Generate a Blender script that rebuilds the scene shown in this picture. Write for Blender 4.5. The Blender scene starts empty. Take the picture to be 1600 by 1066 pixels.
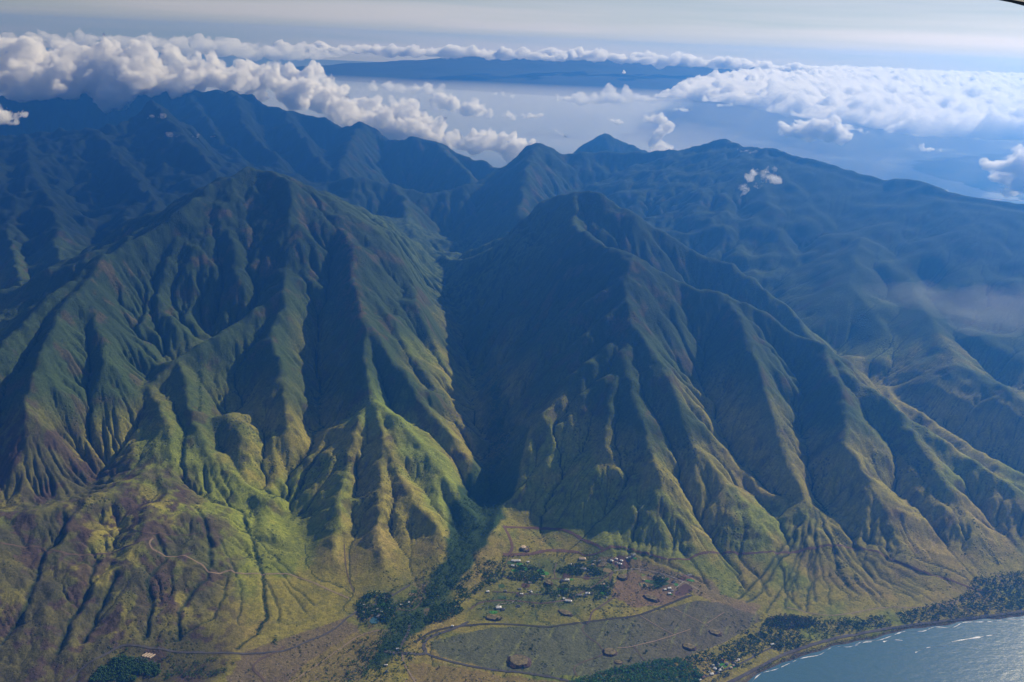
import bpy, bmesh, math, random, time
import numpy as np
from mathutils import Matrix, Vector, Euler
T0 = time.time()
random.seed(7)
scene = bpy.context.scene
col = scene.collection
R_ = math.radians

# ---------------------------------------------------------------- camera
CAM_H = 2000.0
FPX = 1386.0                     # focal length in pixels of the 1600 px wide photograph
PITCH, ROLL = R_(18.5), R_(2.5)
FW = np.array([0, math.cos(PITCH), -math.sin(PITCH)])
_R0 = np.array([1., 0, 0]); _U0 = np.array([0, math.sin(PITCH), math.cos(PITCH)])
RT = _R0 * math.cos(ROLL) + _U0 * math.sin(ROLL)
UP = -_R0 * math.sin(ROLL) + _U0 * math.cos(ROLL)
camd = bpy.data.cameras.new('camera')
cam = bpy.data.objects.new('camera', camd); col.objects.link(cam)
m = Matrix(((RT[0], UP[0], -FW[0], 0), (RT[1], UP[1], -FW[1], 0), (RT[2], UP[2], -FW[2], CAM_H), (0, 0, 0, 1)))
cam.matrix_world = m
camd.sensor_width = 36.0
camd.lens = 36.0 * FPX / 1600.0
camd.clip_start = 1.0
camd.clip_end = 400000.0
scene.camera = cam

# ---------------------------------------------------------------- sky, sun, exposure
SUN_AZ, SUN_EL = R_(47), R_(32)          # clockwise from the view direction (+Y) towards +X
sdir = Vector((math.sin(SUN_AZ) * math.cos(SUN_EL), math.cos(SUN_AZ) * math.cos(SUN_EL), math.sin(SUN_EL)))
world = bpy.data.worlds.new('World'); scene.world = world; world.use_nodes = True
nt = world.node_tree; nt.nodes.clear()
N = nt.nodes.new
wo = N('ShaderNodeOutputWorld'); bg = N('ShaderNodeBackground'); sky = N('ShaderNodeTexSky')
sky.sky_type = 'NISHITA'; sky.sun_disc = False
sky.sun_elevation = SUN_EL; sky.sun_rotation = SUN_AZ
sky.altitude = 2000; sky.air_density = 1.3; sky.dust_density = 1.6; sky.ozone_density = 1.0
tc = N('ShaderNodeTexCoord'); mp = N('ShaderNodeMapping'); mp.inputs['Scale'].default_value = (1.0, 1.0, 26.0)
mp.inputs['Rotation'].default_value = (0, R_(0.6), 0)
nz = N('ShaderNodeTexNoise'); nz.inputs['Scale'].default_value = 1.7; nz.inputs['Detail'].default_value = 4
rmp = N('ShaderNodeMapRange'); rmp.inputs[1].default_value = .35; rmp.inputs[2].default_value = .68; rmp.inputs[3].default_value = .1; rmp.inputs[4].default_value = 1.0
mx = N('ShaderNodeMix'); mx.data_type = 'RGBA'
hs = N('ShaderNodeHueSaturation'); hs.inputs['Saturation'].default_value = .45; hs.inputs['Value'].default_value = 1.0
dip = N('ShaderNodeVectorMath'); dip.operation = 'ADD'; dip.inputs[1].default_value = (0, 0, .030)     # the horizon lies a little below eye level from 2 km up
nt.links.new(tc.outputs['Generated'], dip.inputs[0]); nt.links.new(dip.outputs[0], sky.inputs['Vector'])
nt.links.new(tc.outputs['Generated'], mp.inputs[0]); nt.links.new(mp.outputs[0], nz.inputs['Vector'])
nt.links.new(nz.outputs['Fac'], rmp.inputs[0]); nt.links.new(rmp.outputs[0], mx.inputs['Factor'])
nt.links.new(sky.outputs[0], hs.inputs['Color'])
tn = N('ShaderNodeVectorMath'); tn.operation = 'MULTIPLY'; tn.inputs[1].default_value = (1.10, 1.03, 1.13)
nt.links.new(hs.outputs[0], tn.inputs[0]); dk = N('ShaderNodeVectorMath'); dk.operation = 'MULTIPLY'; dk.inputs[1].default_value = (.66, .76, .92)
nt.links.new(sky.outputs[0], dk.inputs[0]); nt.links.new(dk.outputs[0], mx.inputs[6]); nt.links.new(tn.outputs[0], mx.inputs[7])   # thin high overcast, whiter in streaks
nt.links.new(mx.outputs[2], bg.inputs[0]); bg.inputs[1].default_value = 0.06
nt.links.new(bg.outputs[0], wo.inputs[0])
sl = bpy.data.lights.new('sun', 'SUN'); sl.energy = 5.0; sl.angle = R_(0.53); sl.color = (1.0, .89, .70)
so = bpy.data.objects.new('sun', sl); col.objects.link(so)
so.rotation_euler = sdir.to_track_quat('Z', 'Y').to_euler(); so.location = (3000, 3000, 5000)
vs = scene.view_settings
vs.view_transform = 'Standard'; vs.look = 'None'; vs.gamma = 1.0; vs.exposure = 0.27; vs.use_curve_mapping = False
cy = scene.cycles
cy.use_denoising = True; cy.volume_step_rate = 1.0; cy.volume_max_steps = 160; cy.volume_bounces = 10; cy.max_bounces = 12; cy.diffuse_bounces = 2; cy.glossy_bounces = 2
cy.transmission_bounces = 2; cy.transparent_max_bounces = 16
cy.sample_clamp_indirect = 4.0

# ---------------------------------------------------------------- geometry of a sighting: pixel of the 1600 px photo + height or distance -> point
def _dir(u, v): return FW + RT * ((u - 800) / FPX) - UP * ((v - 533) / FPX)
def at_z(u, v, z):
    d = _dir(u, v); t = (z - CAM_H) / d[2]; return (d[0] * t, d[1] * t, z)
def at_y(u, v, y):
    d = _dir(u, v); t = y / d[1]; return (d[0] * t, y, CAM_H + d[2] * t)
def sight(u, v, k): return at_y(u, v, k) if k > 0 else at_z(u, v, -k)
# ---------------------------------------------------------------- noise
def _hash(ix, iy, seed):
    h = (ix.astype(np.int64) * 374761393 + iy.astype(np.int64) * 668265263 + seed * 1442695041) & 0x7fffffff
    h = ((h ^ (h >> 13)) * 1274126177) & 0x7fffffff
    return (h ^ (h >> 16)) & 0xffff
def gnoise(x, y, seed=0):
    xi = np.floor(x); yi = np.floor(y); fx = (x - xi).astype(np.float32); fy = (y - yi).astype(np.float32)
    ux = fx * fx * fx * (fx * (fx * 6 - 15) + 10); uy = fy * fy * fy * (fy * (fy * 6 - 15) + 10)
    def g(dx, dy):
        a = _hash(xi + dx, yi + dy, seed).astype(np.float32) * (2 * math.pi / 65536)
        return np.cos(a) * (fx - dx) + np.sin(a) * (fy - dy)
    a = g(0, 0); b = g(1, 0); c = g(0, 1); d = g(1, 1)
    return (a + (b - a) * ux + (c - a) * uy + (a - b - c + d) * ux * uy) * 1.5
def fbm(x, y, oct=4, seed=0, gain=.5):
    s = 0; a = 1.
    for i in range(oct):
        s = s + a * gnoise(x * 2 ** i + 17.3 * i, y * 2 ** i - 9.1 * i, seed + i); a *= gain
    return s
def sstep(a, b, x):
    t = np.clip((x - a) / (b - a), 0, 1); return t * t * (3 - 2 * t)

# ---------------------------------------------------------------- terrain: crests and stream beds as sighted in the photograph
RIDGES={
# name: (side slope, [(u,v,y)])
'L_west':(.75,[(400,265,5500),(330,285,5300),(290,320,5050),(230,365,4800),(160,400,4500),(130,425,4350),(80,462,4100),(0,545,3700),(-90,630,3350)]),
'L_west_spur':(.8,[(160,395,4500),(135,440,4250),(95,485,3980),(60,560,3650),(40,640,3400)]),
'L_west_spur2':(.8,[(130,430,4350),(150,500,4020),(165,560,3800)]),
'L_east':(1.0,[(400,265,5500),(470,285,5550),(520,320,5450),(560,365,5300),(600,420,5150),(650,485,4900),(700,560,4600),(740,640,4300),(765,710,3950)]),
'L_mid':(.75,[(520,320,5450),(548,380,4950),(550,440,4620),(575,500,4330),(568,560,4080),(580,620,3850),(600,690,3600),(640,770,3330),(690,840,3130)]),
'L_mid2':(.55, [(585,630,3820),(618,650,3760),(650,690,3640),(690,735,3500),(722,790,3330)]),
'L_mid3':(.8,[(568,640,3780),(545,700,3580),(530,790,3270),(520,870,3010)]),
'L_mid4':(.8,[(600,690,3600),(595,760,3350),(590,840,3100),(600,890,2960)]),
'L_knob':(.72,[(415,268,5500),(455,285,5350),(452,340,5050),(448,400,4800),(445,455,4520),(425,520,4200),(440,590,3930),(450,660,3700),(420,720,3540)]),
'L_knobleft':(.7,[(445,455,4520),(390,492,4330),(330,530,4130),(280,557,3980),(235,600,3820),(180,628,3700),(120,650,3560),(60,690,3400),(0,740,3230)]),
'L_spurD':(.8,[(370,275,5450),(340,330,5100),(362,370,4900),(370,430,4620)]),
'L_spurE':(.8,[(330,290,5280),(300,345,5000),(262,400,4700),(250,460,4450)]),
'L_front':(.65,[(280,557,3980),(300,640,3680),(320,700,3500)]),
'L_low':(.5, [(235,600,3820),(262,660,3580),(240,720,3400),(262,770,-225),(320,795,-165),(360,850,-105),(370,930,-62)]),
'L_low2':(.42,[(240,720,3400),(190,762,-250),(130,785,-240),(60,800,-235),(0,805,-235),(-80,810,-230)]),
'L_low3':(.38,[(130,785,-240),(95,850,-190),(62,930,-130),(25,1000,-88),(-20,1050,-66)]),
'L_low4':(.38,[(235,790,-225),(212,880,-160),(190,960,-100),(150,1020,-64)]),
'L_low5':(.4,[(0,805,-235),(-5,870,-195),(-40,940,-140),(-80,1000,-90)]),
'L_low7':(.4,[(60,930,-130),(80,980,-100),(60,1040,-66)]),
'L_low8':(.4,[(212,880,-160),(160,900,-140),(130,960,-105),(100,1020,-72)]),
'L_low6':(.4,[(305,800,-175),(282,880,-140),(268,950,-92),(250,1005,-55)]),
# right massif
'R_top':(.75,[(850,325,6000),(870,306,6000),(900,300,5900),(945,303,5700),(985,332,5600),(1050,370,5600),(1100,400,5550),(1140,412,5500),(1170,432,5400),(1230,482,5200),(1270,527,4950),(1310,560,4800),(1370,612,4500),(1420,655,4300)]),
'R_A':(.78,[(900,300,5900),(895,345,5450),(940,385,4950),(985,395,4750),(975,440,4520),(985,500,4250),(975,560,4020),(960,600,3900),(930,650,3780),(890,690,3680),(905,760,3480),(935,835,3280)]),
'R_knobs':(.75,[(985,395,4750),(1040,425,4780),(1090,455,4700),(1140,460,4700),(1190,485,4650),(1240,520,4550),(1290,540,4450),(1330,585,4230),(1400,640,4030),(1480,695,3850),(1550,742,3700),(1640,790,3560)]),
'R_B':(.75,[(1140,460,4700),(1165,520,4350),(1185,580,4100),(1205,640,3890),(1225,700,3700),(1262,780,3460)]),
'R_C':(.75,[(990,510,4220),(1030,560,4020),(1055,620,3830),(1085,690,3640),(1130,745,3500),(1170,810,3340),(1200,850,3250)]),
'R_C2':(.75,[(975,560,4020),(1000,640,3740),(1020,720,3510),(1060,800,3320),(1100,850,3210)]),
'R_D':(.75,[(1290,540,4450),(1300,590,4150),(1325,640,3900),(1320,690,3720),(1360,745,3560),(1395,800,3420),(1430,850,3310)]),
'R_E':(.75,[(1400,640,4030),(1440,700,3780),(1480,760,3580),(1520,830,3400)]),
'R_F':(.8,[(960,600,3900),(945,690,3620),(985,770,3410),(1010,830,3280)]),
'R_face1':(.8,[(985,395,4750),(930,450,4600),(870,510,4480),(825,565,4400),(802,612,4330)]),
'R_face2':(.8,[(975,470,4380),(910,530,4200),(860,590,4120),(828,650,3960),(815,695,3830)]),
'R_face3':(.8,[(968,570,4000),(910,620,3850),(860,680,3700),(820,740,3560)]),
'R_face4':(.8,[(978,430,4560),(900,485,4440),(850,540,4340),(815,595,4270)]),
'R_face5':(.8,[(974,520,4180),(905,580,4000),(855,640,3810),(830,685,3690)]),
'L_e1':(.95,[(560,365,5250),(600,440,4900),(640,520,4620),(690,590,4380)]),
'L_e2':(.8,[(560,430,4800),(610,500,4480),(660,580,4200),(700,635,4020),(732,672,3920)]),
'L_e3':(.8,[(572,500,4330),(620,570,4080),(670,640,3860),(712,690,3720),(738,722,3640)]),
'R_face0':(.75,[(870,306,6000),(845,350,5750),(812,400,5500),(775,470,5200),(760,530,4900)]),
# back
'Bk_center':(.72,[(490,288,8200),(560,275,8200),(620,290,8300),(670,302,8300),(720,291,8400),(770,286,8600),(800,255,8700),(838,222,8800),(880,240,8900),(940,236,9000),(1000,238,9000),(1060,232,8900),(1130,220,8700),(1200,230,8300),(1290,255,7900),(1380,280,7500),(1420,276,7300),(1480,298,7000),(1600,318,6600),(1750,345,6300)]),
'Bk_face1':(.75,[(838,222,8800),(820,275,8000),(815,330,7300)]),
'Bk_face2':(.7,[(620,290,8300),(634,330,7700),(640,350,7400)]),
'Bk_face3':(.75,[(490,288,8200),(530,312,7800),(560,332,7500)]),
'Bk_face4':(.7,[(1060,232,8900),(1080,300,7700),(1110,350,7000)]),
'Bk_wide':(.30,[(1060,245,8700),(1130,233,8550),(1200,243,8150),(1290,268,7750),(1380,294,7350),(1480,312,6850),(1600,332,6450),(1750,360,6150)]),
'Bk_r1':(.38,[(1290,255,7900),(1340,330,7100),(1400,400,6250),(1450,490,5250),(1500,570,4650),(1580,615,4350),(1700,650,4200)]),
'Bk_r2':(.36,[(1180,238,8400),(1200,320,7150),(1235,400,6400),(1290,470,5750)]),
'Bk_r3':(.36,[(1480,312,6850),(1545,370,6150),(1620,430,5600),(1700,480,5200)]),
'Bk_r5':(.36,[(1200,243,8150),(1270,320,7150),(1330,400,6350),(1380,450,5900)]),
'Bk_r4':(.4,[(1350,370,6350),(1330,440,5700),(1390,520,5150),(1450,610,4600),(1530,690,4200),(1620,740,4000)]),
'Cone':(.82,[(930,214,11000),(946,204,11000),(952,205,11000),(968,218,11000)]),
'ConeR':(.5,[(965,218,11000),(1010,236,10800),(1040,240,10800)]),
'Far':(.9,[(-150,160,11000),(0,150,11000),(100,140,11200),(200,132,11500),(290,140,11500),(365,142,11200),(400,155,11000),(440,170,10800),(480,180,10700),(530,195,10600),(565,190,10500),(590,205,10400),(620,222,10200),(640,216,10000),(680,221,10000),(720,241,9800),(790,265,9600),(830,290,9500)]),
'Far_s1':(.85,[(365,142,11200),(385,200,9600),(440,255,8700)]),
'Far_s2':(.85,[(565,190,10500),(545,225,9500),(530,262,8800)]),
'Far_s3':(.85,[(290,140,11500),(330,200,9900),(365,240,9000)]),
'Far_s4':(.85,[(440,170,10800),(470,215,9500),(510,262,8800)]),
'Far_s5':(.85,[(680,221,10000),(710,250,9300),(740,275,8900)]),
'MidL':(.8,[(-150,235,8300),(0,215,8300),(60,206,8300),(130,202,8300),(185,196,8500),(240,160,8900),(258,180,8400),(282,212,7900),(330,260,7400),(352,285,7100)]),
'MidL_wide':(.24,[(-150,245,8200),(0,226,8200),(60,218,8200),(130,214,8200),(200,212,8300),(270,235,8000),(330,275,7300)]),
'MidL_g':(.8,[(232,300,6750),(200,330,6300),(190,370,5800)]),
'MidL_h':(.8,[(48,270,7100),(20,320,6400),(25,370,5800)]),
'L_dome':(.48,[(338,288,5380),(365,272,5450),(400,265,5520),(440,272,5500),(478,290,5480)]),
'MidL_a':(.7,[(40,209,8300),(48,270,7100),(85,330,6100),(88,380,5600),(110,430,5200)]),
'MidL_c':(.8,[(150,201,8350),(178,245,7550),(232,300,6750),(250,350,6100)]),
'MidL_d':(.85,[(205,190,8700),(252,250,7700),(300,300,6950),(335,330,6500)]),
'MidL_e':(.75,[(-20,218,8200),(5,300,6700),(8,360,5900),(40,450,5050)]),
}

VALLEYS = {
'center': (.62, [(660,360,-540),(690,430,-440),(725,500,-330),(745,560,-235),(768,640,-150),(778,700,-105),(782,745,-80),(740,830,-55),(715,885,-42),(650,960,-28),(600,1010,-20),(540,1066,-12)]),
'left_stream': (.6, [(495,560,-400),(487,610,-315),(500,665,-235),(440,760,-150),(378,800,-118),(400,880,-84),(412,1000,-50)]),
'left_stream3': (.6, [(300,570,-450),(300,650,-330),(285,700,-280),(280,745,-215),(330,785,-150),(378,800,-118)]),
'right_stream': (.6, [(1135,690,-240),(1200,770,-150),(1270,800,-115),(1330,900,-62)]),
'right_stream2': (.6, [(1250,680,-255),(1275,770,-140),(1300,810,-105)]),
'right_stream3': (.6, [(1400,690,-270),(1450,760,-180),(1500,810,-120),(1550,870,-60)]),
'behind': (.6, [(1180,420,-580),(1240,480,-470),(1330,560,-340),(1430,640,-225),(1520,700,-150),(1640,765,-80)]),
}
NX, NY = 900, 890
TX0, TX1 = -0.80, 0.80
Y0, Y1 = 2150.0, 13500.0
LOGR = math.log(Y1 / Y0)
_CX = np.array([at_z(u, v, 0)[:2] for u, v in ((1000,1140),(1100,1092),(1165,1066),(1200,1046),(1245,1026),(1290,1014),(1345,1000),(1400,988),(1450,979),(1500,972),(1550,967),(1600,961),(1700,948),(1850,930),(2100,900))])
def coast_y(x):            # shoreline
    y = np.interp(x, _CX[:, 0], _CX[:, 1]); y = np.where(x < _CX[0, 0], _CX[0, 1] + (x - _CX[0, 0]) * .35, y); y = np.where(x > _CX[-1, 0], _CX[-1, 1] + (x - _CX[-1, 0]) * .35, y)
    return y + 5 * np.sin(x / 47. + 1) + 3 * np.sin(x / 17.) + .15 * np.maximum(-x, 0)
def plain_z(x, y):
    d = (y - coast_y(x)) * .92
    inland = np.maximum(d, 0); k_ = .043 - .012 * sstep(-300, -1500, x)
    back = (12900 - y) * .12
    return np.where(d > 0, np.minimum(back, 3.0 * (1 - np.exp(-inland / 14.)) + k_ * inland + .03 * np.maximum(inland - 2200, 0)), d * .12)
def seg_field(pts, x, y, wx, wy):
    """height and distance of the nearest point of a polyline; returns list of (h, d) per segment"""
    for (a, b) in zip(pts[:-1], pts[1:]):
        ex, ey = b[0] - a[0], b[1] - a[1]; L2 = ex * ex + ey * ey + 1e-9
        t = np.clip(((wx - a[0]) * ex + (wy - a[1]) * ey) / L2, 0, 1)
        d = np.hypot(wx - (a[0] + ex * t), wy - (a[1] + ey * t))
        yield a[2] + (b[2] - a[2]) * t, d
def smax(a, b, k):
    h = np.clip(.5 + .5 * (a - b) / k, 0, 1); return b + (a - b) * h + k * h * (1 - h)
def build_heights(nx, ny):
    ti = np.linspace(TX0, TX1, nx); yi = Y0 * np.exp(np.linspace(0, LOGR, ny))
    Yg, Tg = np.meshgrid(yi, ti, indexing='ij'); Xg = Tg * Yg
    Xg = Xg.astype(np.float64)
    w = 14 * np.clip(Yg / 5000, .6, 2) + 40 * sstep(5300, 6500, Yg) * sstep(8300, 7300, Yg)
    wx = Xg + w * fbm(Xg / 260, Yg / 260, 3, 11); wy = Yg + w * fbm(Xg / 260 + 50, Yg / 260, 3, 23)
    zr = np.full(Xg.shape, -500.); core = np.full(Xg.shape, -500.)
    dr = np.full(Xg.shape, 1e6)
    crest = (7 * fbm(Xg / 130, Yg / 130, 3, 71) + 5 * np.abs(gnoise(Xg / 60, Yg / 60, 75))) * np.clip(Yg / 5000, .5, 2.2) * sstep(60, 300, Yg * 0 + 300)
    for name, (s, pts) in RIDGES.items():
        P = [sight(*p) for p in pts]; cw = .25 if name[:4] in ('Bk_r', 'Bk_w', 'Cone') else 1.
        s_loc = s * (1 + .16 * fbm(Xg / 420, Yg / 420, 2, hash_name(name)))
        for h, d in seg_field(P, Xg, Yg, wx, wy):
            rr = 5 + np.clip(h, 0, 1000) * .006; h = h + crest * cw
            zz = h - s_loc * 1.08 * (.66 + .34 * sstep(120, 480, h)) * (np.sqrt(d * d + rr * rr) - rr)
            if d.min() > 4000: continue
            zr = np.maximum(zr, zz); core = np.maximum(core, h - 1.0 * (np.sqrt(d * d + 400) - 20))
            dr = np.minimum(dr, d)
    for name, (s, pts) in VALLEYS.items():
        P = [sight(*p) for p in pts]
        for h, d in seg_field(P, Xg, Yg, wx, wy):
            dd = np.maximum(d - (34 * sstep(260, 120, h) if name == 'center' else 0), 0); zr = np.minimum(zr, np.maximum(h + s * dd * (1 + dd / 480.), -500))
    return Xg, Yg, np.maximum(zr, core), dr
def hash_name(n): return sum(ord(c) * (i + 1) for i, c in enumerate(n)) % 997

def erode(z, X, Y, iters, K, diff, cell_area, prot, maxslope=1.15):
    ny, nx = z.shape
    n = ny * nx
    idx = np.arange(n).reshape(ny, nx)
    nb = [(-1, 0), (1, 0), (0, -1), (0, 1), (-1, -1), (-1, 1), (1, -1), (1, 1)]
    D = []
    for dy, dx in nb:
        d = np.full((ny, nx), 1e9, np.float32)
        ys = slice(max(0, -dy), ny - max(0, dy)); xs = slice(max(0, -dx), nx - max(0, dx))
        ys2 = slice(max(0, dy), ny + min(0, dy)); xs2 = slice(max(0, dx), nx + min(0, dx))
        d[ys, xs] = np.hypot(X[ys2, xs2] - X[ys, xs], Y[ys2, xs2] - Y[ys, xs]); D.append(d)
    A = None
    rng = np.random.RandomState(3)
    for it in range(iters):
        best = np.zeros((ny, nx), np.float32); rec = idx.copy()
        low = np.full((ny, nx), 1e9, np.float32)
        for (dy, dx), d in zip(nb, D):
            ys = slice(max(0, -dy), ny - max(0, dy)); xs = slice(max(0, -dx), nx - max(0, dx))
            ys2 = slice(max(0, dy), ny + min(0, dy)); xs2 = slice(max(0, dx), nx + min(0, dx))
            zn = z[ys2, xs2]
            s = (z[ys, xs] - zn) / d[ys, xs]
            s = s * (1 + .25 * rng.rand())
            b = best[ys, xs]; mk = s > b
            b[mk] = s[mk]; rec[ys, xs][mk] = idx[ys2, xs2][mk]
            low[ys, xs] = np.minimum(low[ys, xs], zn)
        pit = best <= 0
        pit[0, :] = pit[-1, :] = False; pit[:, 0] = pit[:, -1] = False
        z = np.where(pit & (low < 1e8), low + .05, z)
        if it % 2 == 0 or A is None:
            r = rec.ravel().copy(); S = cell_area.ravel().astype(np.float64).copy()
            root = r == np.arange(n)
            rr = r.copy()
            for k in range(12):
                act = rr != np.arange(n)
                add = np.bincount(rr[act], weights=S[act], minlength=n)
                # cells already at a root stop sending
                S = S + add * 1.0
                nr = rr[rr]
                # after a cell's pointer has reached a root it must not send again
                done = root[rr]
                nr[done] = np.arange(n)[done]
                rr = nr
            A = S.reshape(ny, nx)
        slope = np.clip(best / 1.12, 0, 2)
        dz = K * np.sqrt(np.minimum(A, 6e5)) * slope * prot
        zrec = z.ravel()[rec]
        z = z - np.minimum(dz, .45 * np.maximum(z - zrec, 0))
        # hillslope creep
        lap = np.zeros_like(z)
        lap[1:-1, 1:-1] = (z[:-2, 1:-1] + z[2:, 1:-1] + z[1:-1, :-2] + z[1:-1, 2:]) * .25 - z[1:-1, 1:-1]
        z = z + diff * lap
    return z, A

t_ = time.time()
hx, hy = NX // 2, NY // 2
X, Y, zr, dr = build_heights(hx, hy)
pl = plain_z(X, Y)
amp = np.clip((zr - pl) / 150., 0, 1)
base = smax(zr, pl, 80.)
hill = sstep(5, 60, zr - pl); calm = 1 + .7 * sstep(5200, 6200, Y) * sstep(-1600, -2300, X) - .9 * sstep(4300, 5200, Y) * sstep(1500, 2100, X) * sstep(8300, 7600, Y)
base = base + hill * calm * ((15 * fbm(X / 210, Y / 210, 5, 5, .55) + 9 * fbm(X / 70, Y / 70, 3, 15) + 20 * (.4 - np.abs(gnoise(X / 170, Y / 170, 18))) + 6 * (.4 - np.abs(gnoise(X / 60, Y / 60, 19)))) * np.clip(Y / 4500, .5, 2)) + (1 - hill) * 2.6 * fbm(X / 90, Y / 90, 3, 9) * (pl > 2)
dY = Y * LOGR / (hy - 1); dX = Y * (TX1 - TX0) / (hx - 1)
print('tents', time.time() - t_)
prot = .4 + .6 * hill
prot = prot * (.06 + .94 * sstep(15, 150, dr))
prot = prot * np.minimum(1, .10 + .9 * calm) * (.30 + 1.0 * sstep(-.35, .45, fbm(X / 520, Y / 520, 3, 401))); prot = np.where(pl < 3, 0, prot)
Z, A = erode(base, X, Y, 60, .0052, .020, dX * dY, prot)
print('eroded', time.time() - t_)
def upsample(F, ny, nx):
    a = np.linspace(0, F.shape[0] - 1, ny); b = np.linspace(0, F.shape[1] - 1, nx)
    i = np.clip(a.astype(int), 1, F.shape[0] - 3); j = np.clip(b.astype(int), 1, F.shape[1] - 3)
    def w(t): return [(-t + 2 * t * t - t ** 3) / 2, (2 - 5 * t * t + 3 * t ** 3) / 2, (t + 4 * t * t - 3 * t ** 3) / 2, (t ** 3 - t * t) / 2]
    wa = w(a - i); wb = w(b - j)
    G = sum(wa[k][:, None] * F[i + k - 1] for k in range(4))
    return sum(wb[k][None, :] * G[:, j + k - 1] for k in range(4))
Z = upsample(Z, NY, NX)
ti = np.linspace(TX0, TX1, NX); yi = Y0 * np.exp(np.linspace(0, LOGR, NY))
Y, Tg = np.meshgrid(yi, ti, indexing='ij'); X = Tg * Y
pl = plain_z(X, Y); hill = np.clip(upsample(hill, NY, NX), 0, 1)
dY = Y * LOGR / (NY - 1); dX = Y * (TX1 - TX0) / (NX - 1)
calm = np.clip(upsample(calm, NY, NX), 0, 1)
Z = Z + hill * np.minimum(calm, 1) * (3.4 * fbm(X / 38, Y / 38, 4, 31, .6) + 2.5 * sstep(.2, .6, fbm(X / 300, Y / 300, 3, 33)) * fbm(X / 16, Y / 16, 2, 35)) * np.clip(Y / 4000, .7, 2.5) + (1 - hill) * .5 * fbm(X / 30, Y / 30, 3, 37) * (pl > 3)
# washes that fan out over the slopes below the gully mouths, as sighted
_rw = random.Random(4); WASH = []
def wash(px, depth=5., wid=8.): WASH.append(([at_z(u, v, float(zz))[:2] for u, v, zz in px], depth, wid))
for k in range(15):                                  # right fan
    f = k / 14.; a = (1265 + 25 * f, 800 + 10 * f); e = (1150 + 360 * f + _rw.uniform(-8, 8), 948 - 32 * max(0, f - .35) / .65 + _rw.uniform(-14, 4)); st = _rw.uniform(.0, .45); n = 7
    wash([(a[0] + (e[0] - a[0]) * t ** (1.15) + _rw.gauss(0, 4) * (.2 + t), a[1] + (e[1] - a[1]) * t + _rw.gauss(0, 2), 105 - 85 * t) for t in [st + (1 - st) * q / (n - 1) for q in range(n)]], _rw.uniform(3, 6.5), _rw.uniform(5, 9))
for k in range(12):                                  # finer washes between them
    u0 = _rw.uniform(1230, 1420); v0 = 830 + (u0 - 1230) * .12 + _rw.uniform(0, 50); L_ = _rw.uniform(40, 85); sl = (u0 - 1240) / 200. + .15
    wash([(u0 + sl * L_ * t + _rw.gauss(0, 2.5), v0 + L_ * .75 * t, 90 - 45 * t - (v0 - 830) * .5) for t in (0, .25, .5, .75, 1)], 3.5, 5)
for px_ in ([(1060,850,95),(1085,875,70),(1100,895,55),(1110,915,42)], [(1150,845,95),(1165,870,72),(1190,895,52),(1205,925,35)], [(1125,855,90),(1150,885,60),(1168,912,42)], [(1215,850,95),(1225,880,70),(1230,915,45),(1250,945,28)], [(960,855,80),(1010,868,65),(1060,890,50),(1100,905,44)]): wash(px_, 5, 7)
for px_, d_, w_ in (([(378,800,118),(390,835,105),(402,865,95),(410,895,85),(412,930,72),(416,960,60),(402,985,52),(370,1010,45)], 7, 7), ([(414,900,84),(425,920,76),(437,945,66),(436,965,58)], 4, 5), ([(395,835,104),(420,855,96),(450,880,86),(470,895,80)], 3.5, 5),
        ([(355,900,88),(350,935,75),(335,970,60),(300,990,52),(268,1008,46)], 4.5, 5), ([(375,905,86),(378,940,70),(372,975,58)], 3, 4), ([(440,900,84),(462,925,72),(478,950,62)], 3, 4), ([(425,870,94),(455,905,80),(490,935,68)], 3, 4), ([(345,850,112),(362,880,98),(372,900,88)], 4, 5)): wash(px_, d_, w_)
for px_ in ([(245,850,140),(262,880,120),(232,920,100),(237,960,80),(225,1000,60)], [(330,870,110),(325,905,95),(300,930,85),(280,965,68),(278,1000,55)], [(70,870,150),(60,910,120),(40,960,95),(0,1010,75)], [(150,880,140),(135,930,110),(110,975,90),(90,1020,70)], [(310,800,160),(325,840,130),(330,870,110)], [(180,905,120),(160,950,100),(130,1000,80)], [(100,800,235),(95,840,190),(70,870,150)]): wash(px_, 8, 10)
wmask = np.zeros(X.shape)
for pts_, dp_, wd_ in WASH:
    pa = np.array(pts_); bx = (X > pa[:, 0].min() - 40) & (X < pa[:, 0].max() + 40) & (Y > pa[:, 1].min() - 40) & (Y < pa[:, 1].max() + 40); ii = np.nonzero(bx)
    if len(ii[0]) == 0: continue
    x_, y_ = X[ii], Y[ii]; x_ = x_ + 7 * fbm(x_ / 50, y_ / 50, 2, 90); y_ = y_ + 5 * fbm(x_ / 50 + 9, y_ / 50, 2, 91); D = np.full(x_.shape, 1e6)
    for a, b in zip(pa[:-1], pa[1:]):
        ex, ey = b - a; t = np.clip(((x_ - a[0]) * ex + (y_ - a[1]) * ey) / (ex * ex + ey * ey + 1e-9), 0, 1); D = np.minimum(D, np.hypot(x_ - a[0] - ex * t, y_ - a[1] - ey * t))
    g_ = np.exp(-(D / wd_) ** 2) * (pl[ii] > 4); Z[ii] -= dp_ * g_; wmask[ii] = np.maximum(wmask[ii], np.exp(-(D / (wd_ * .7)) ** 2))
prot = (.4 + .6 * hill) * np.minimum(1, .12 + .88 * calm) * (.4 + .8 * sstep(-.35, .45, fbm(X / 520, Y / 520, 3, 401))); prot = np.where(pl < 3, 0, prot)
Z, A = erode(Z, X, Y, 28, .0068, .005, dX * dY, prot)
print('fine eroded', time.time() - t_)
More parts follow.
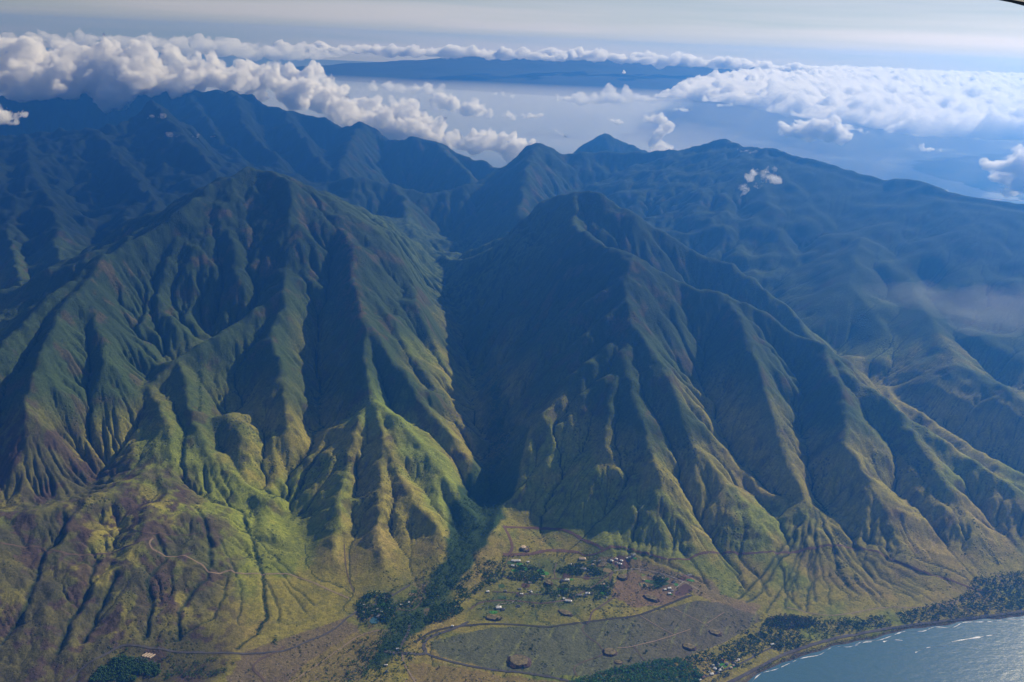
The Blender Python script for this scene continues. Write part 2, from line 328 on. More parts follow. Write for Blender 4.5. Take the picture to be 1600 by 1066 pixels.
def ground(x, y):
    x = np.asarray(x, float); y = np.asarray(y, float)
    a = np.clip(np.log(np.maximum(y, Y0) / Y0) / LOGR * (NY - 1), 0, NY - 1.001)
    b = np.clip((x / np.maximum(y, 1) - TX0) / (TX1 - TX0) * (NX - 1), 0, NX - 1.001)
    i = a.astype(int); j = b.astype(int); fa = a - i; fb = b - j
    return (Z[i, j] * (1 - fa) * (1 - fb) + Z[i + 1, j] * fa * (1 - fb) + Z[i, j + 1] * (1 - fa) * fb + Z[i + 1, j + 1] * fa * fb)
_ys = Y0 * np.exp(np.linspace(.002, math.log(12500 / Y0), 5200))
def on_ground(u, v, z0=None, first=True):
    """the point of the ground that is seen at a photo pixel"""
    d = _dir(u, v); t = _ys / d[1]; zz = CAM_H + d[2] * t; g = ground(d[0] * t, _ys); k = np.nonzero(zz < g)[0]
    if len(k) == 0: return at_z(u, v, 0.)
    k = k[0]; return (d[0] * t[k], _ys[k], float(g[k]))
def grid_mesh(name, X, Y, Z):
    ny, nx = X.shape
    me = bpy.data.meshes.new(name)
    co = np.stack([X, Y, Z], -1).reshape(-1, 3).astype(np.float32)
    me.vertices.add(len(co)); me.vertices.foreach_set('co', co.ravel())
    i = np.arange(ny * nx).reshape(ny, nx)
    q = np.stack([i[:-1, :-1], i[:-1, 1:], i[1:, 1:], i[1:, :-1]], -1).reshape(-1, 4)
    nf = len(q)
    me.loops.add(nf * 4); me.loops.foreach_set('vertex_index', q.ravel().astype(np.int32))
    me.polygons.add(nf); me.polygons.foreach_set('loop_start', np.arange(0, nf * 4, 4, dtype=np.int32))
    me.polygons.foreach_set('loop_total', np.full(nf, 4, np.int32))
    me.update(calc_edges=True)
    me.polygons.foreach_set('use_smooth', np.ones(nf, bool))
    return me
def link(name, me, mat=None, parent=None, **props):
    o = bpy.data.objects.new(name, me); col.objects.link(o)
    if mat is not None and me is not None and not me.materials: me.materials.append(mat)
    if parent: o.parent = parent
    for k, v in props.items(): o[k] = v
    return o
def mat_new(name):
    mt = bpy.data.materials.new(name); mt.use_nodes = True
    b = mt.node_tree.nodes['Principled BSDF']; b.inputs['Roughness'].default_value = .9
    b.inputs['Specular IOR Level'].default_value = .15
    return mt, mt.node_tree, b

def px_poly(pts, z=50.):
    return [on_ground(u, v)[:2] for u, v in pts]
def in_poly(poly, X, Y):
    r = np.zeros(X.shape, bool)
    for (x0, y0), (x1, y1) in zip(poly, poly[1:] + poly[:1]):
        c = ((y0 > Y) != (y1 > Y)) & (X < (x1 - x0) * (Y - y0) / (y1 - y0 + 1e-12) + x0); r ^= c
    return r
def line_dist(pts, X, Y, pad=200):
    D = np.full(X.shape, 1e6)
    for a, b in zip(pts[:-1], pts[1:]):
        ex, ey = b[0] - a[0], b[1] - a[1]; t = np.clip(((X - a[0]) * ex + (Y - a[1]) * ey) / (ex * ex + ey * ey + 1e-9), 0, 1)
        D = np.minimum(D, np.hypot(X - a[0] - ex * t, Y - a[1] - ey * t))
    return D
def blur(a, w):
    a = a.astype(np.float32)
    for _ in range(2):
        for ax in (0, 1):
            c = np.cumsum(np.concatenate([np.repeat(np.take(a, [0], ax), w + 1, ax), a, np.repeat(np.take(a, [-1], ax), w, ax)], ax), ax)
            n_ = a.shape[ax]; a = (np.take(c, np.arange(2 * w + 1, 2 * w + 1 + n_), ax) - np.take(c, np.arange(n_), ax)) / (2 * w + 1)
    return a
# ground cover: one base colour per vertex, from height, steepness, wetness, painted cloud shade and the plots seen in the photograph
C = np.zeros(X.shape + (3,), np.float32)
def lay(colour, w):
    global C
    w = np.clip(w, 0, 1)[..., None].astype(np.float32); C = C * (1 - w) + np.array(colour, np.float32) * w
gy, gx = np.gradient(Z); slope = np.hypot(gx / dX, gy / dY)
n1 = fbm(X / 420, Y / 420, 4, 101); n2 = fbm(X / 120, Y / 120, 4, 111); n3 = fbm(X / 900, Y / 900, 3, 121); n4 = fbm(X / 35, Y / 35, 3, 131)
lay((.245, .218, .046), np.ones(X.shape))                                   # dry olive grass
lay((.300, .225, .080), sstep(-.1, .6, n1 + n2 * .5) * .6 * sstep(400, 100, Z))   # straw
lay((.165, .215, .030), sstep(.0, .5, n3 + n2 * .4) * .75)                  # greener grass
lay((.046, .072, .026), sstep(170, 520, Z + 140 * n1))                      # moister, higher slopes, painted darker in place of cloud shade
lay((.018, .034, .020), sstep(470, 850, Z + 130 * n1) * .92)  # dark green heights, with cloud shade put into the colour
lay((.022, .040, .018), sstep(5800, 7200, Y) * .9)

lay((.095, .060, .042), sstep(.25, .7, n2 + .3 * n4) * sstep(.35, .7, slope) * .6)   # bare reddish rock
lay((.030, .050, .018), sstep(.0, .45, n4 + .4 * n2 + .1) * .34)            # scrub in patches
lay((.008, .016, .012), sstep(5400, 6200, Y) * sstep(-1300, -2100, X) * .9)  # moist forest at far left, its colour darkened to imitate cloud shade
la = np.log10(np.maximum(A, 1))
lay((.018, .034, .014), sstep(3.95, 4.6, la) * .85 * sstep(3, 9, pl))       # wooded stream beds
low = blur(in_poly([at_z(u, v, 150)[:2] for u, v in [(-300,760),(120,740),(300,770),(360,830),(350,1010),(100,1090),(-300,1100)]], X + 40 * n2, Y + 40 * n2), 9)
lay((.100, .068, .058), low * sstep(.0, .5, n2 + .6 * n4) * .7)           # purple-brown lava rubble on the left foothills, cloud shade painted in
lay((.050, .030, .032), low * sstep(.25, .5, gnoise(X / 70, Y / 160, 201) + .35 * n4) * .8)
lay((.058, .060, .028), low * sstep(-1.1, .3, n1 + .4 * n2) * .85)  # dull grass of the left foothills, colour deepened for cloud shade
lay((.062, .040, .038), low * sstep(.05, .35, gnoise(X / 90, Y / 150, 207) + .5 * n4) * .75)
red = line_dist([sight(*q)[:2] for q in [(535,345,5200),(548,400,4900),(545,450,4650),(560,500,4350)]], X, Y)
lay((.120, .060, .050), sstep(110, 10, red + 60 * n4 + 40 * n2) * .45 * sstep(-.2, .4, n4))
green = line_dist([sight(*q)[:2] for q in [(590,640,3800),(640,690,3700),(690,740,3500),(720,790,3330)]], X, Y)
lay((.160, .215, .040), sstep(200, 20, green + 90 * n2 + 40 * n4) * .75)
cl = line_dist([sight(*q)[:2] for q in VALLEYS['center'][1]], X, Y)
lay((.034, .064, .024), sstep(70, 45, cl + 30 * n2 - 60 * sstep(3000, 3500, Y) * sstep(4200, 3600, Y)) * sstep(2300, 2500, Y) * (1 - .45 * sstep(3500, 3900, Y)))      # wooded valley floor
bas = sstep(900, 400, cl + 90 * n2) * sstep(5000, 5600, Y) * sstep(8200, 7400, Y)
lay((.075, .110, .040), bas * .8)
lay((.020, .040, .018), bas * sstep(-.15, .25, n4 + .6 * n2) * .9)
field = px_poly([(668,1003),(760,982),(900,975),(1000,962),(1090,938),(1180,948),(1190,968),(1165,985),(1130,1005),(1060,1032),(960,1058),(850,1056),(760,1044),(690,1026)], 25)
fm = in_poly(field, X + 6 * n4, Y + 6 * n4)
lay((.108, .118, .068), fm * .97)
lay((.130, .108, .076), fm * sstep(250, 800, X + 200 * n1) * .6)
dirX = X * .62 + Y * .0; 
lay((.185, .200, .070), fm * sstep(.42, .5, np.abs(((X * .98 - Y * .42 + 8 * n2) / 85.) % 1 - .5)) * sstep(-.2, .5, n2 + .2) * .85)
lay((.050, .060, .036), fm * sstep(.44, .5, np.abs(((X * .98 - Y * .42 + 4 * n2) / 37.) % 1 - .5)) * .6)
sett = blur(in_poly(px_poly([(730,960),(788,872),(950,870),(965,900),(945,945),(900,968),(780,975)], 40), X, Y), 6)
lay((.085, .115, .040), sett * (.45 + .4 * sstep(-.3, .4, n2)))
vill = blur(in_poly(px_poly([(545,960),(580,922),(690,895),(730,905),(690,960),(620,985),(560,990)], 40), X, Y), 6)
lay((.075, .110, .036), vill * (.45 + .4 * sstep(-.3, .4, n2)))
lay((.19, .14, .08), vill * sstep(.25, .5, n2 + .4 * n4) * .7)
bare = px_poly([(962,905),(985,892),(1010,900),(1060,905),(1075,930),(1040,945),(990,950),(955,930)], 40)
lay((.185, .120, .082), in_poly(bare, X + 8 * n4, Y + 8 * n4) * .8)
straw = px_poly([(925,875),(985,868),(1060,895),(1110,905),(1130,930),(1190,945),(1180,960),(1100,935),(1030,900),(960,885)], 40)
lay((.200, .150, .085), in_poly(straw, X + 8 * n4, Y + 8 * n4) * .8)
dry = px_poly([(420,1066),(560,985),(600,1000),(560,1066)], 20) 
lay((.190, .150, .060), in_poly(dry, X + 12 * n4, Y + 12 * n4) * .8 )
dry2 = px_poly([(640,1035),(700,1040),(800,1058),(900,1066),(900,1090),(630,1090)], 20)
lay((.210, .155, .060), in_poly(dry2, X + 12 * n4, Y + 12 * n4) * .8)
dry3 = px_poly([(330,1100),(380,1020),(540,965),(560,985),(470,1040),(430,1100)], 20)
lay((.150, .115, .080), in_poly(dry3, X + 12 * n4, Y + 12 * n4) * .8)
lay((.020, .036, .016), wmask * .8 * (pl > 3))
lay((.10, .085, .065), sstep(2.6, .8, Z) * (Z > -1))                        # beach
lay((.05, .07, .06), (Z <= -.5) * 1.)
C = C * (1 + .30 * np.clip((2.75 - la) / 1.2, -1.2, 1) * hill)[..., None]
C = C * (1 + .16 * gnoise(X / 14, Y / 14, 77) + .10 * n4)[..., None]
C = np.clip(C, .004, 1)

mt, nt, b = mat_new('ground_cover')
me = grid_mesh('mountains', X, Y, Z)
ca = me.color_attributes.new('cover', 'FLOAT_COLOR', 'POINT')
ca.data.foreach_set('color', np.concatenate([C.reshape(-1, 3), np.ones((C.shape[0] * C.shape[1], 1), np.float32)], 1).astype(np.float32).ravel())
Nn = nt.nodes.new; L = nt.links.new
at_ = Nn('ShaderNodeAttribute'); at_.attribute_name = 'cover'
geo = Nn('ShaderNodeTexCoord')
# shrubs as dark dots about six metres wide, and grass tussocks
vo = Nn('ShaderNodeTexVoronoi'); vo.inputs['Scale'].default_value = 1 / 17.; L(geo.outputs['Object'], vo.inputs['Vector'])
nm = Nn('ShaderNodeTexNoise'); nm.inputs['Scale'].default_value = 1 / 190.; nm.inputs['Detail'].default_value = 5; L(geo.outputs['Object'], nm.inputs['Vector'])
r0 = Nn('ShaderNodeMapRange'); r0.inputs[1].default_value = .42; r0.inputs[2].default_value = .68; r0.inputs[3].default_value = .04; r0.inputs[4].default_value = .42; L(nm.outputs['Fac'], r0.inputs[0])
lt = Nn('ShaderNodeMath'); lt.operation = 'SUBTRACT'; L(r0.outputs[0], lt.inputs[0]); L(vo.outputs['Distance'], lt.inputs[1])
r1 = Nn('ShaderNodeMapRange'); r1.inputs[1].default_value = 0; r1.inputs[2].default_value = .12; r1.inputs[3].default_value = 0; r1.inputs[4].default_value = .62; L(lt.outputs[0], r1.inputs[0])
mxs = Nn('ShaderNodeMix'); mxs.data_type = 'RGBA'; L(r1.outputs[0], mxs.inputs['Factor']); mxs.inputs[7].default_value = (.022, .036, .016, 1)
nf_ = Nn('ShaderNodeTexNoise'); nf_.inputs['Scale'].default_value = 1 / 9.; nf_.inputs['Detail'].default_value = 6; nf_.inputs['Roughness'].default_value = .7; L(geo.outputs['Object'], nf_.inputs['Vector'])
r2 = Nn('ShaderNodeMapRange'); r2.inputs[1].default_value = .3; r2.inputs[2].default_value = .7; r2.inputs[3].default_value = .62; r2.inputs[4].default_value = 1.38; L(nf_.outputs['Fac'], r2.inputs[0])
vm = Nn('ShaderNodeVectorMath'); vm.operation = 'SCALE'; L(at_.outputs['Color'], vm.inputs[0]); L(r2.outputs[0], vm.inputs['Scale'])
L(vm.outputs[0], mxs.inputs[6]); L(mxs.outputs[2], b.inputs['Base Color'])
bp = Nn('ShaderNodeBump'); bp.inputs['Strength'].default_value = .9; bp.inputs['Distance'].default_value = 4.0
ad = Nn('ShaderNodeMath'); ad.operation = 'MULTIPLY_ADD'; L(r1.outputs[0], ad.inputs[0]); ad.inputs[1].default_value = .8
L(nf_.outputs['Fac'], ad.inputs[2]); L(ad.outputs[0], bp.inputs['Height']); L(bp.outputs[0], b.inputs['Normal'])
b.inputs['Roughness'].default_value = .95; b.inputs['Specular IOR Level'].default_value = .05
mountains = link('mountains', me, mt, kind='structure')
print('painted', time.time() - T0, len(me.polygons))
def box_mesh(name, x0,x1,y0,y1,z0,z1):
    me = bpy.data.meshes.new(name)
    v=[(x,y,z) for z in (z0,z1) for y in (y0,y1) for x in (x0,x1)]
    me.from_pydata(v,[],[(0,2,3,1),(4,5,7,6),(0,1,5,4),(2,6,7,3),(0,4,6,2),(1,3,7,5)]); return me

mt, nt, b = mat_new('sea_water'); b.inputs['Base Color'].default_value = (.05, .125, .175, 1); b.inputs['Roughness'].default_value = .26; b.inputs['Specular IOR Level'].default_value = .2
gt = nt.nodes.new('ShaderNodeTexCoord'); w1 = nt.nodes.new('ShaderNodeTexNoise'); w1.inputs['Scale'].default_value = 1 / 28.; w1.inputs['Detail'].default_value = 8; w1.inputs['Roughness'].default_value = .65
mpw = nt.nodes.new('ShaderNodeMapping'); mpw.inputs['Scale'].default_value = (.6, 1.6, 1); mpw.inputs['Rotation'].default_value = (0, 0, .5)
nt.links.new(gt.outputs['Object'], mpw.inputs[0]); nt.links.new(mpw.outputs[0], w1.inputs['Vector'])
bw = nt.nodes.new('ShaderNodeBump'); bw.inputs['Strength'].default_value = .5; bw.inputs['Distance'].default_value = 3.0
nt.links.new(w1.outputs['Fac'], bw.inputs['Height']); nt.links.new(bw.outputs[0], b.inputs['Normal'])
M_SEA = mt
def flat(name, pts, z, mat, **k):
    me = bpy.data.meshes.new(name); me.from_pydata([(x, y, z) for x, y in pts], [], [tuple(range(len(pts)))]); return link(name, me, mat, **k)
flat('sea', [(-11900, -900), (11900, -900), (11900, 13950), (-11900, 13950)], 0, M_SEA, kind='structure')
mt, nt, b = mat_new('distant_sea_water'); b.inputs['Base Color'].default_value = (.10, .15, .19, 1); b.inputs['Roughness'].default_value = .38; b.inputs['Specular IOR Level'].default_value = .5
flat('distant_sea', [(-90000, 14050), (90000, 14050), (90000, 82000), (-90000, 82000)], 0, mt, kind='structure')
# far volcano under its cloud collar, across the strait
xs = np.linspace(-14000, 34000, 160); ys = np.linspace(38000, 60000, 60); YY, XX = np.meshgrid(ys, xs, indexing='ij')
rr = np.hypot((XX - 7000) / 1.0, (YY - 60000) * .95)
ZZ = np.clip((21500 + 900 * fbm(XX / 5000, YY / 5000, 4, 300) - rr) * .105, -20, 2600) + 40 * fbm(XX / 1500, YY / 1500, 4, 303)
mt, nt, b = mat_new('distant_slopes'); b.inputs['Base Color'].default_value = (.012, .022, .028, 1)
link('distant_volcano', grid_mesh('distant_volcano', XX, YY, np.minimum(ZZ, 1500)), mt, kind='structure')
mist = bpy.data.materials.new('sea_mist'); mist.use_nodes = True; t = mist.node_tree; t.nodes.clear()
pv = t.nodes.new('ShaderNodeVolumePrincipled'); ho = t.nodes.new('ShaderNodeOutputMaterial'); t.links.new(pv.outputs[0], ho.inputs['Volume'])
pv.inputs['Color'].default_value = (.97, .98, 1, 1); pv.inputs['Density'].default_value = 9e-5; pv.inputs['Anisotropy'].default_value = .4
link('sea_mist', box_mesh('sea_mist', -40000, 60000, 14200, 37500, 5, 520), mist, kind='stuff')
# far low coast at the right
cpts = [at_z(u, v, 2)[:2] for u, v in [(1422,262),(1432,253),(1450,249),(1490,246),(1540,242),(1640,238),(1760,244),(1760,330),(1600,312),(1520,292),(1470,278),(1440,270)]]
mt, nt, b = mat_new('distant_fields')
tcn = nt.nodes.new('ShaderNodeTexCoord'); v1 = nt.nodes.new('ShaderNodeTexVoronoi'); v1.inputs['Scale'].default_value = 1 / 900.; nt.links.new(tcn.outputs['Object'], v1.inputs['Vector'])
cr = nt.nodes.new('ShaderNodeValToRGB'); cr.color_ramp.elements[0].color = (.05, .07, .03, 1); cr.color_ramp.elements[1].color = (.16, .15, .09, 1); nt.links.new(v1.outputs['Color'], cr.inputs[0]); nt.links.new(cr.outputs[0], b.inputs['Base Color'])
cx = np.array(cpts); 
XX, YY = np.meshgrid(np.linspace(cx[:, 0].min(), cx[:, 0].max(), 90), np.linspace(max(14100, cx[:, 1].min()), cx[:, 1].max(), 90))
ins = in_poly(cpts, XX + 120 * fbm(XX / 500, YY / 500, 3, 5), YY + 200 * fbm(XX / 600, YY / 600, 3, 6))
link('distant_coast', grid_mesh('distant_coast', XX, YY, np.where(ins, 14 + 10 * fbm(XX / 800, YY / 800, 3, 7), -15)), mt, kind='structure')
hz = bpy.data.materials.new('haze'); hz.use_nodes = True; t = hz.node_tree; t.nodes.clear()
pv = t.nodes.new('ShaderNodeVolumePrincipled'); ho = t.nodes.new('ShaderNodeOutputMaterial'); t.links.new(pv.outputs[0], ho.inputs['Volume'])
pv.inputs['Color'].default_value = (.06,.30,.93,1); pv.inputs['Density'].default_value = 7.5e-5; pv.inputs['Absorption Color'].default_value=(.25,.25,.25,1); pv.inputs['Anisotropy'].default_value = .62
link('haze', box_mesh('haze', -12000,12000,-1000,14000,-40,2100), hz, kind='stuff')
# ---------------------------------------------------------------- clouds
def _h3(ix, iy, iz, seed):
    h = (ix * 374761393 + iy * 668265263 + iz * 2147483647 + seed * 1442695041) & 0x7fffffff
    h = ((h ^ (h >> 13)) * 1274126177) & 0x7fffffff
    return ((h ^ (h >> 16)) & 0xffff).astype(np.float32) / 65535.
def vnoise3(p, seed):
    i = np.floor(p).astype(np.int64); f = (p - i).astype(np.float32); u = f * f * (3 - 2 * f); r = 0
    for dx in (0, 1):
        for dy in (0, 1):
            for dz in (0, 1):
                w = (u[:, 0] if dx else 1 - u[:, 0]) * (u[:, 1] if dy else 1 - u[:, 1]) * (u[:, 2] if dz else 1 - u[:, 2])
                r = r + w * _h3(i[:, 0] + dx, i[:, 1] + dy, i[:, 2] + dz, seed)
    return r * 2 - 1
def billow(p, seed, oct=4):
    s = 0; a = 1.
    for k in range(oct):
        s = s + a * (3.2 * np.abs(vnoise3(p * 2.1 ** k + 31.7 * k, seed + k)) - 1); a *= .6
    return s
_ico = {}
def ico(sub):
    if sub not in _ico:
        bm = bmesh.new(); bmesh.ops.create_icosphere(bm, subdivisions=sub, radius=1)
        _ico[sub] = (np.array([v.co[:] for v in bm.verts]), [[v.index for v in f.verts] for f in bm.faces]); bm.free()
    return _ico[sub]
def cloud_mesh(name, blobs, voxel, amp, wave, seed, flat=None):
    """union of puffs (x,y,z,rx,ry,rz), remeshed into one skin and roughened into billows"""
    vs_, fs_ = ico(2); V = []; Fc = []; n = 0
    for (x, y, z, rx, ry, rz) in blobs:
        V.append(vs_ * (rx, ry, rz) + (x, y, z)); Fc += [[a + n for a in f] for f in fs_]; n += len(vs_)
    V = np.concatenate(V)
    me = bpy.data.meshes.new(name); me.from_pydata(V.tolist(), [], Fc)
    o = bpy.data.objects.new('tmp', me); col.objects.link(o)
    md = o.modifiers.new('r', 'REMESH'); md.mode = 'VOXEL'; md.voxel_size = voxel; md.use_smooth_shade = True
    dg = bpy.context.evaluated_depsgraph_get(); me2 = bpy.data.meshes.new_from_object(o.evaluated_get(dg))
    bpy.data.objects.remove(o); bpy.data.meshes.remove(me)
    nv = len(me2.vertices); co = np.empty(nv * 3, np.float32); no = np.empty(nv * 3, np.float32)
    me2.vertices.foreach_get('co', co); me2.vertex_normals.foreach_get('vector', no); co = co.reshape(-1, 3); no = no.reshape(-1, 3)
    q = co * np.array([1, .8, 1.25]) / wave
    wv = np.stack([vnoise3(q * .7 + 5, seed + 40), vnoise3(q * .7 + 15, seed + 41), vnoise3(q * .7 + 25, seed + 42)], 1)
    d = amp * (billow(q, seed, 5) * .75)
    up = .45 + .55 * np.clip(no[:, 2] * .8 + .6, 0, 1)
    co = co + no * (d * up)[:, None] + wv * amp * .7
    if flat is not None: co[:, 2] = np.where(co[:, 2] < flat, flat + (co[:, 2] - flat) * .25, co[:, 2])
    me2.vertices.foreach_set('co', co.ravel().astype(np.float32)); me2.update(); me2.name = name
    return me2
def cloud_mat(name, dens, color=(1, 1, 1), g=.5, scale=0, lo=.40, hi=.56):
    """vapour; with a scale, its density is torn by noise so that edges fray"""
    mt = bpy.data.materials.new(name); mt.use_nodes = True; t = mt.node_tree; t.nodes.clear()
    pv = t.nodes.new('ShaderNodeVolumePrincipled'); ho = t.nodes.new('ShaderNodeOutputMaterial'); t.links.new(pv.outputs[0], ho.inputs['Volume'])
    pv.inputs['Color'].default_value = (*color, 1); pv.inputs['Density'].default_value = dens; pv.inputs['Anisotropy'].default_value = g
    if scale:
        tcn = t.nodes.new('ShaderNodeTexCoord'); nz = t.nodes.new('ShaderNodeTexNoise'); nz.inputs['Scale'].default_value = 1. / scale; nz.inputs['Detail'].default_value = 4; nz.inputs['Roughness'].default_value = .62; nz.inputs['Distortion'].default_value = .4
        mr = t.nodes.new('ShaderNodeMapRange'); mr.inputs[1].default_value = lo; mr.inputs[2].default_value = hi; mr.inputs[3].default_value = 0; mr.inputs[4].default_value = dens
        t.links.new(tcn.outputs['Object'], nz.inputs['Vector']); t.links.new(nz.outputs['Fac'], mr.inputs[0]); t.links.new(mr.outputs[0], pv.inputs['Density'])
    return mt
def puffs(path, n, seed, spread=(1, 1, .5), small=2.0):
    """path: (u, v, depth, radius in m) knots; big puffs along it and smaller ones budding from their tops and sides"""
    rnd = random.Random(seed); K = [(*sight(p[0], p[1], p[2]), p[3]) for p in path]; out = []
    for k in range(n):
        t = (k + rnd.random()) / n * (len(K) - 1); i = min(int(t), len(K) - 2); f = t - i
        c = [K[i][j] + (K[i + 1][j] - K[i][j]) * f for j in range(4)]
        r = c[3] * rnd.uniform(.45, .8)
        p = (c[0] + rnd.gauss(0, .4) * c[3] * spread[0], c[1] + rnd.gauss(0, .5) * c[3] * spread[1], c[2] + rnd.gauss(0, .4) * c[3] * spread[2])
        out.append((*p, r * 1.15, r * 1.15, r * .75))
        for q in range(int(small)):
            a = rnd.uniform(0, 6.28); e = rnd.uniform(-.1, 1.3); s = r * rnd.uniform(.25, .5)
            out.append((p[0] + r * 1.1 * math.cos(a) * math.cos(e), p[1] + r * 1.1 * math.sin(a) * math.cos(e), p[2] + r * .75 * math.sin(e), s, s, s * .85))
    return out
M_CLOUD = cloud_mat('cloud_vapour', .03, g=.25, scale=170, hi=.54)
def cloud(label, path, n, seed, voxel=28, amp=60, wave=260, spread=(1, 1, .5), mat=None, small=3, **kw):
    me = cloud_mesh('cloud', puffs(path, n, seed, spread=spread, small=small), voxel, amp, wave, seed, **kw)
    o = link('cloud', me, mat or M_CLOUD); o['label'] = label; o['category'] = 'cloud'
    print('cloud', len(me.polygons)); return o

cloud('thick white bank of cumulus covering the top of the far left ridge', [(-70,114,11700,520),(60,112,11400,520),(150,118,11300,440),(230,125,11400,350),(300,120,11700,300),(375,126,12000,280),(420,135,12200,260)], 60, 1, voxel=26, amp=95, wave=300, small=4)
cloud('long roll of white cumulus pouring down behind the ridge in the middle', [(400,128,12500,240),(480,140,12500,360),(530,172,12500,330),(600,190,12500,340),(680,214,12400,320),(760,226,12400,250),(825,240,12300,160)], 54, 2, voxel=26, amp=95, wave=290, small=4)
cloud('separate round white cumulus floating over the sea behind the long right ridge', [(1240,208,11800,150),(1280,200,11800,230),(1320,212,11800,150)], 12, 3, voxel=15, amp=55, wave=190, small=4)
cloud('big cumulus at the right edge beside the end of the ridge', [(1540,262,9800,120),(1580,252,9800,190),(1620,268,9800,260),(1590,298,9600,200)], 16, 4, voxel=17, amp=60, wave=210, small=4)

M_GREY = cloud_mat('grey_vapour', .006, color=(.965, .97, .975), g=.25, scale=600, lo=.38, hi=.55)  # vapour tinted greyer to stand in for shade on the layer cloud
M_THIN = cloud_mat('thin_vapour', .0022, g=.3)
M_WISP = cloud_mat('wispy_vapour', .012, g=.3, scale=70, lo=.42, hi=.6)
M_DECK = cloud_mat('deck_vapour', .008, color=(.985, .987, .99), g=.25, scale=900, lo=.36, hi=.52)
def band(label, path, n, seed, **k): return cloud(label, path, n, seed, **k)
cloud('flat grey layer cloud above the left bank', [(40,62,24000,260),(140,62,24000,340),(240,68,24000,380),(330,74,24000,400),(420,82,24000,360),(500,84,24000,240),(560,80,24000,120)], 90, 5, voxel=60, amp=110, wave=700, spread=(1.5,1,.28), mat=M_GREY, small=2)
cloud('long flat white cloud line along the horizon over the dark distant slopes', [(440,76,45000,300),(520,78,45000,420),(600,80,45000,480),(700,82,45000,500),(800,84,45000,500),(900,86,46000,500),(1000,92,46000,500),(1100,98,46000,520),(1250,107,46000,460)], 230, 6, voxel=100, amp=150, wave=900, spread=(2.5,2,.16), mat=M_DECK, small=1)
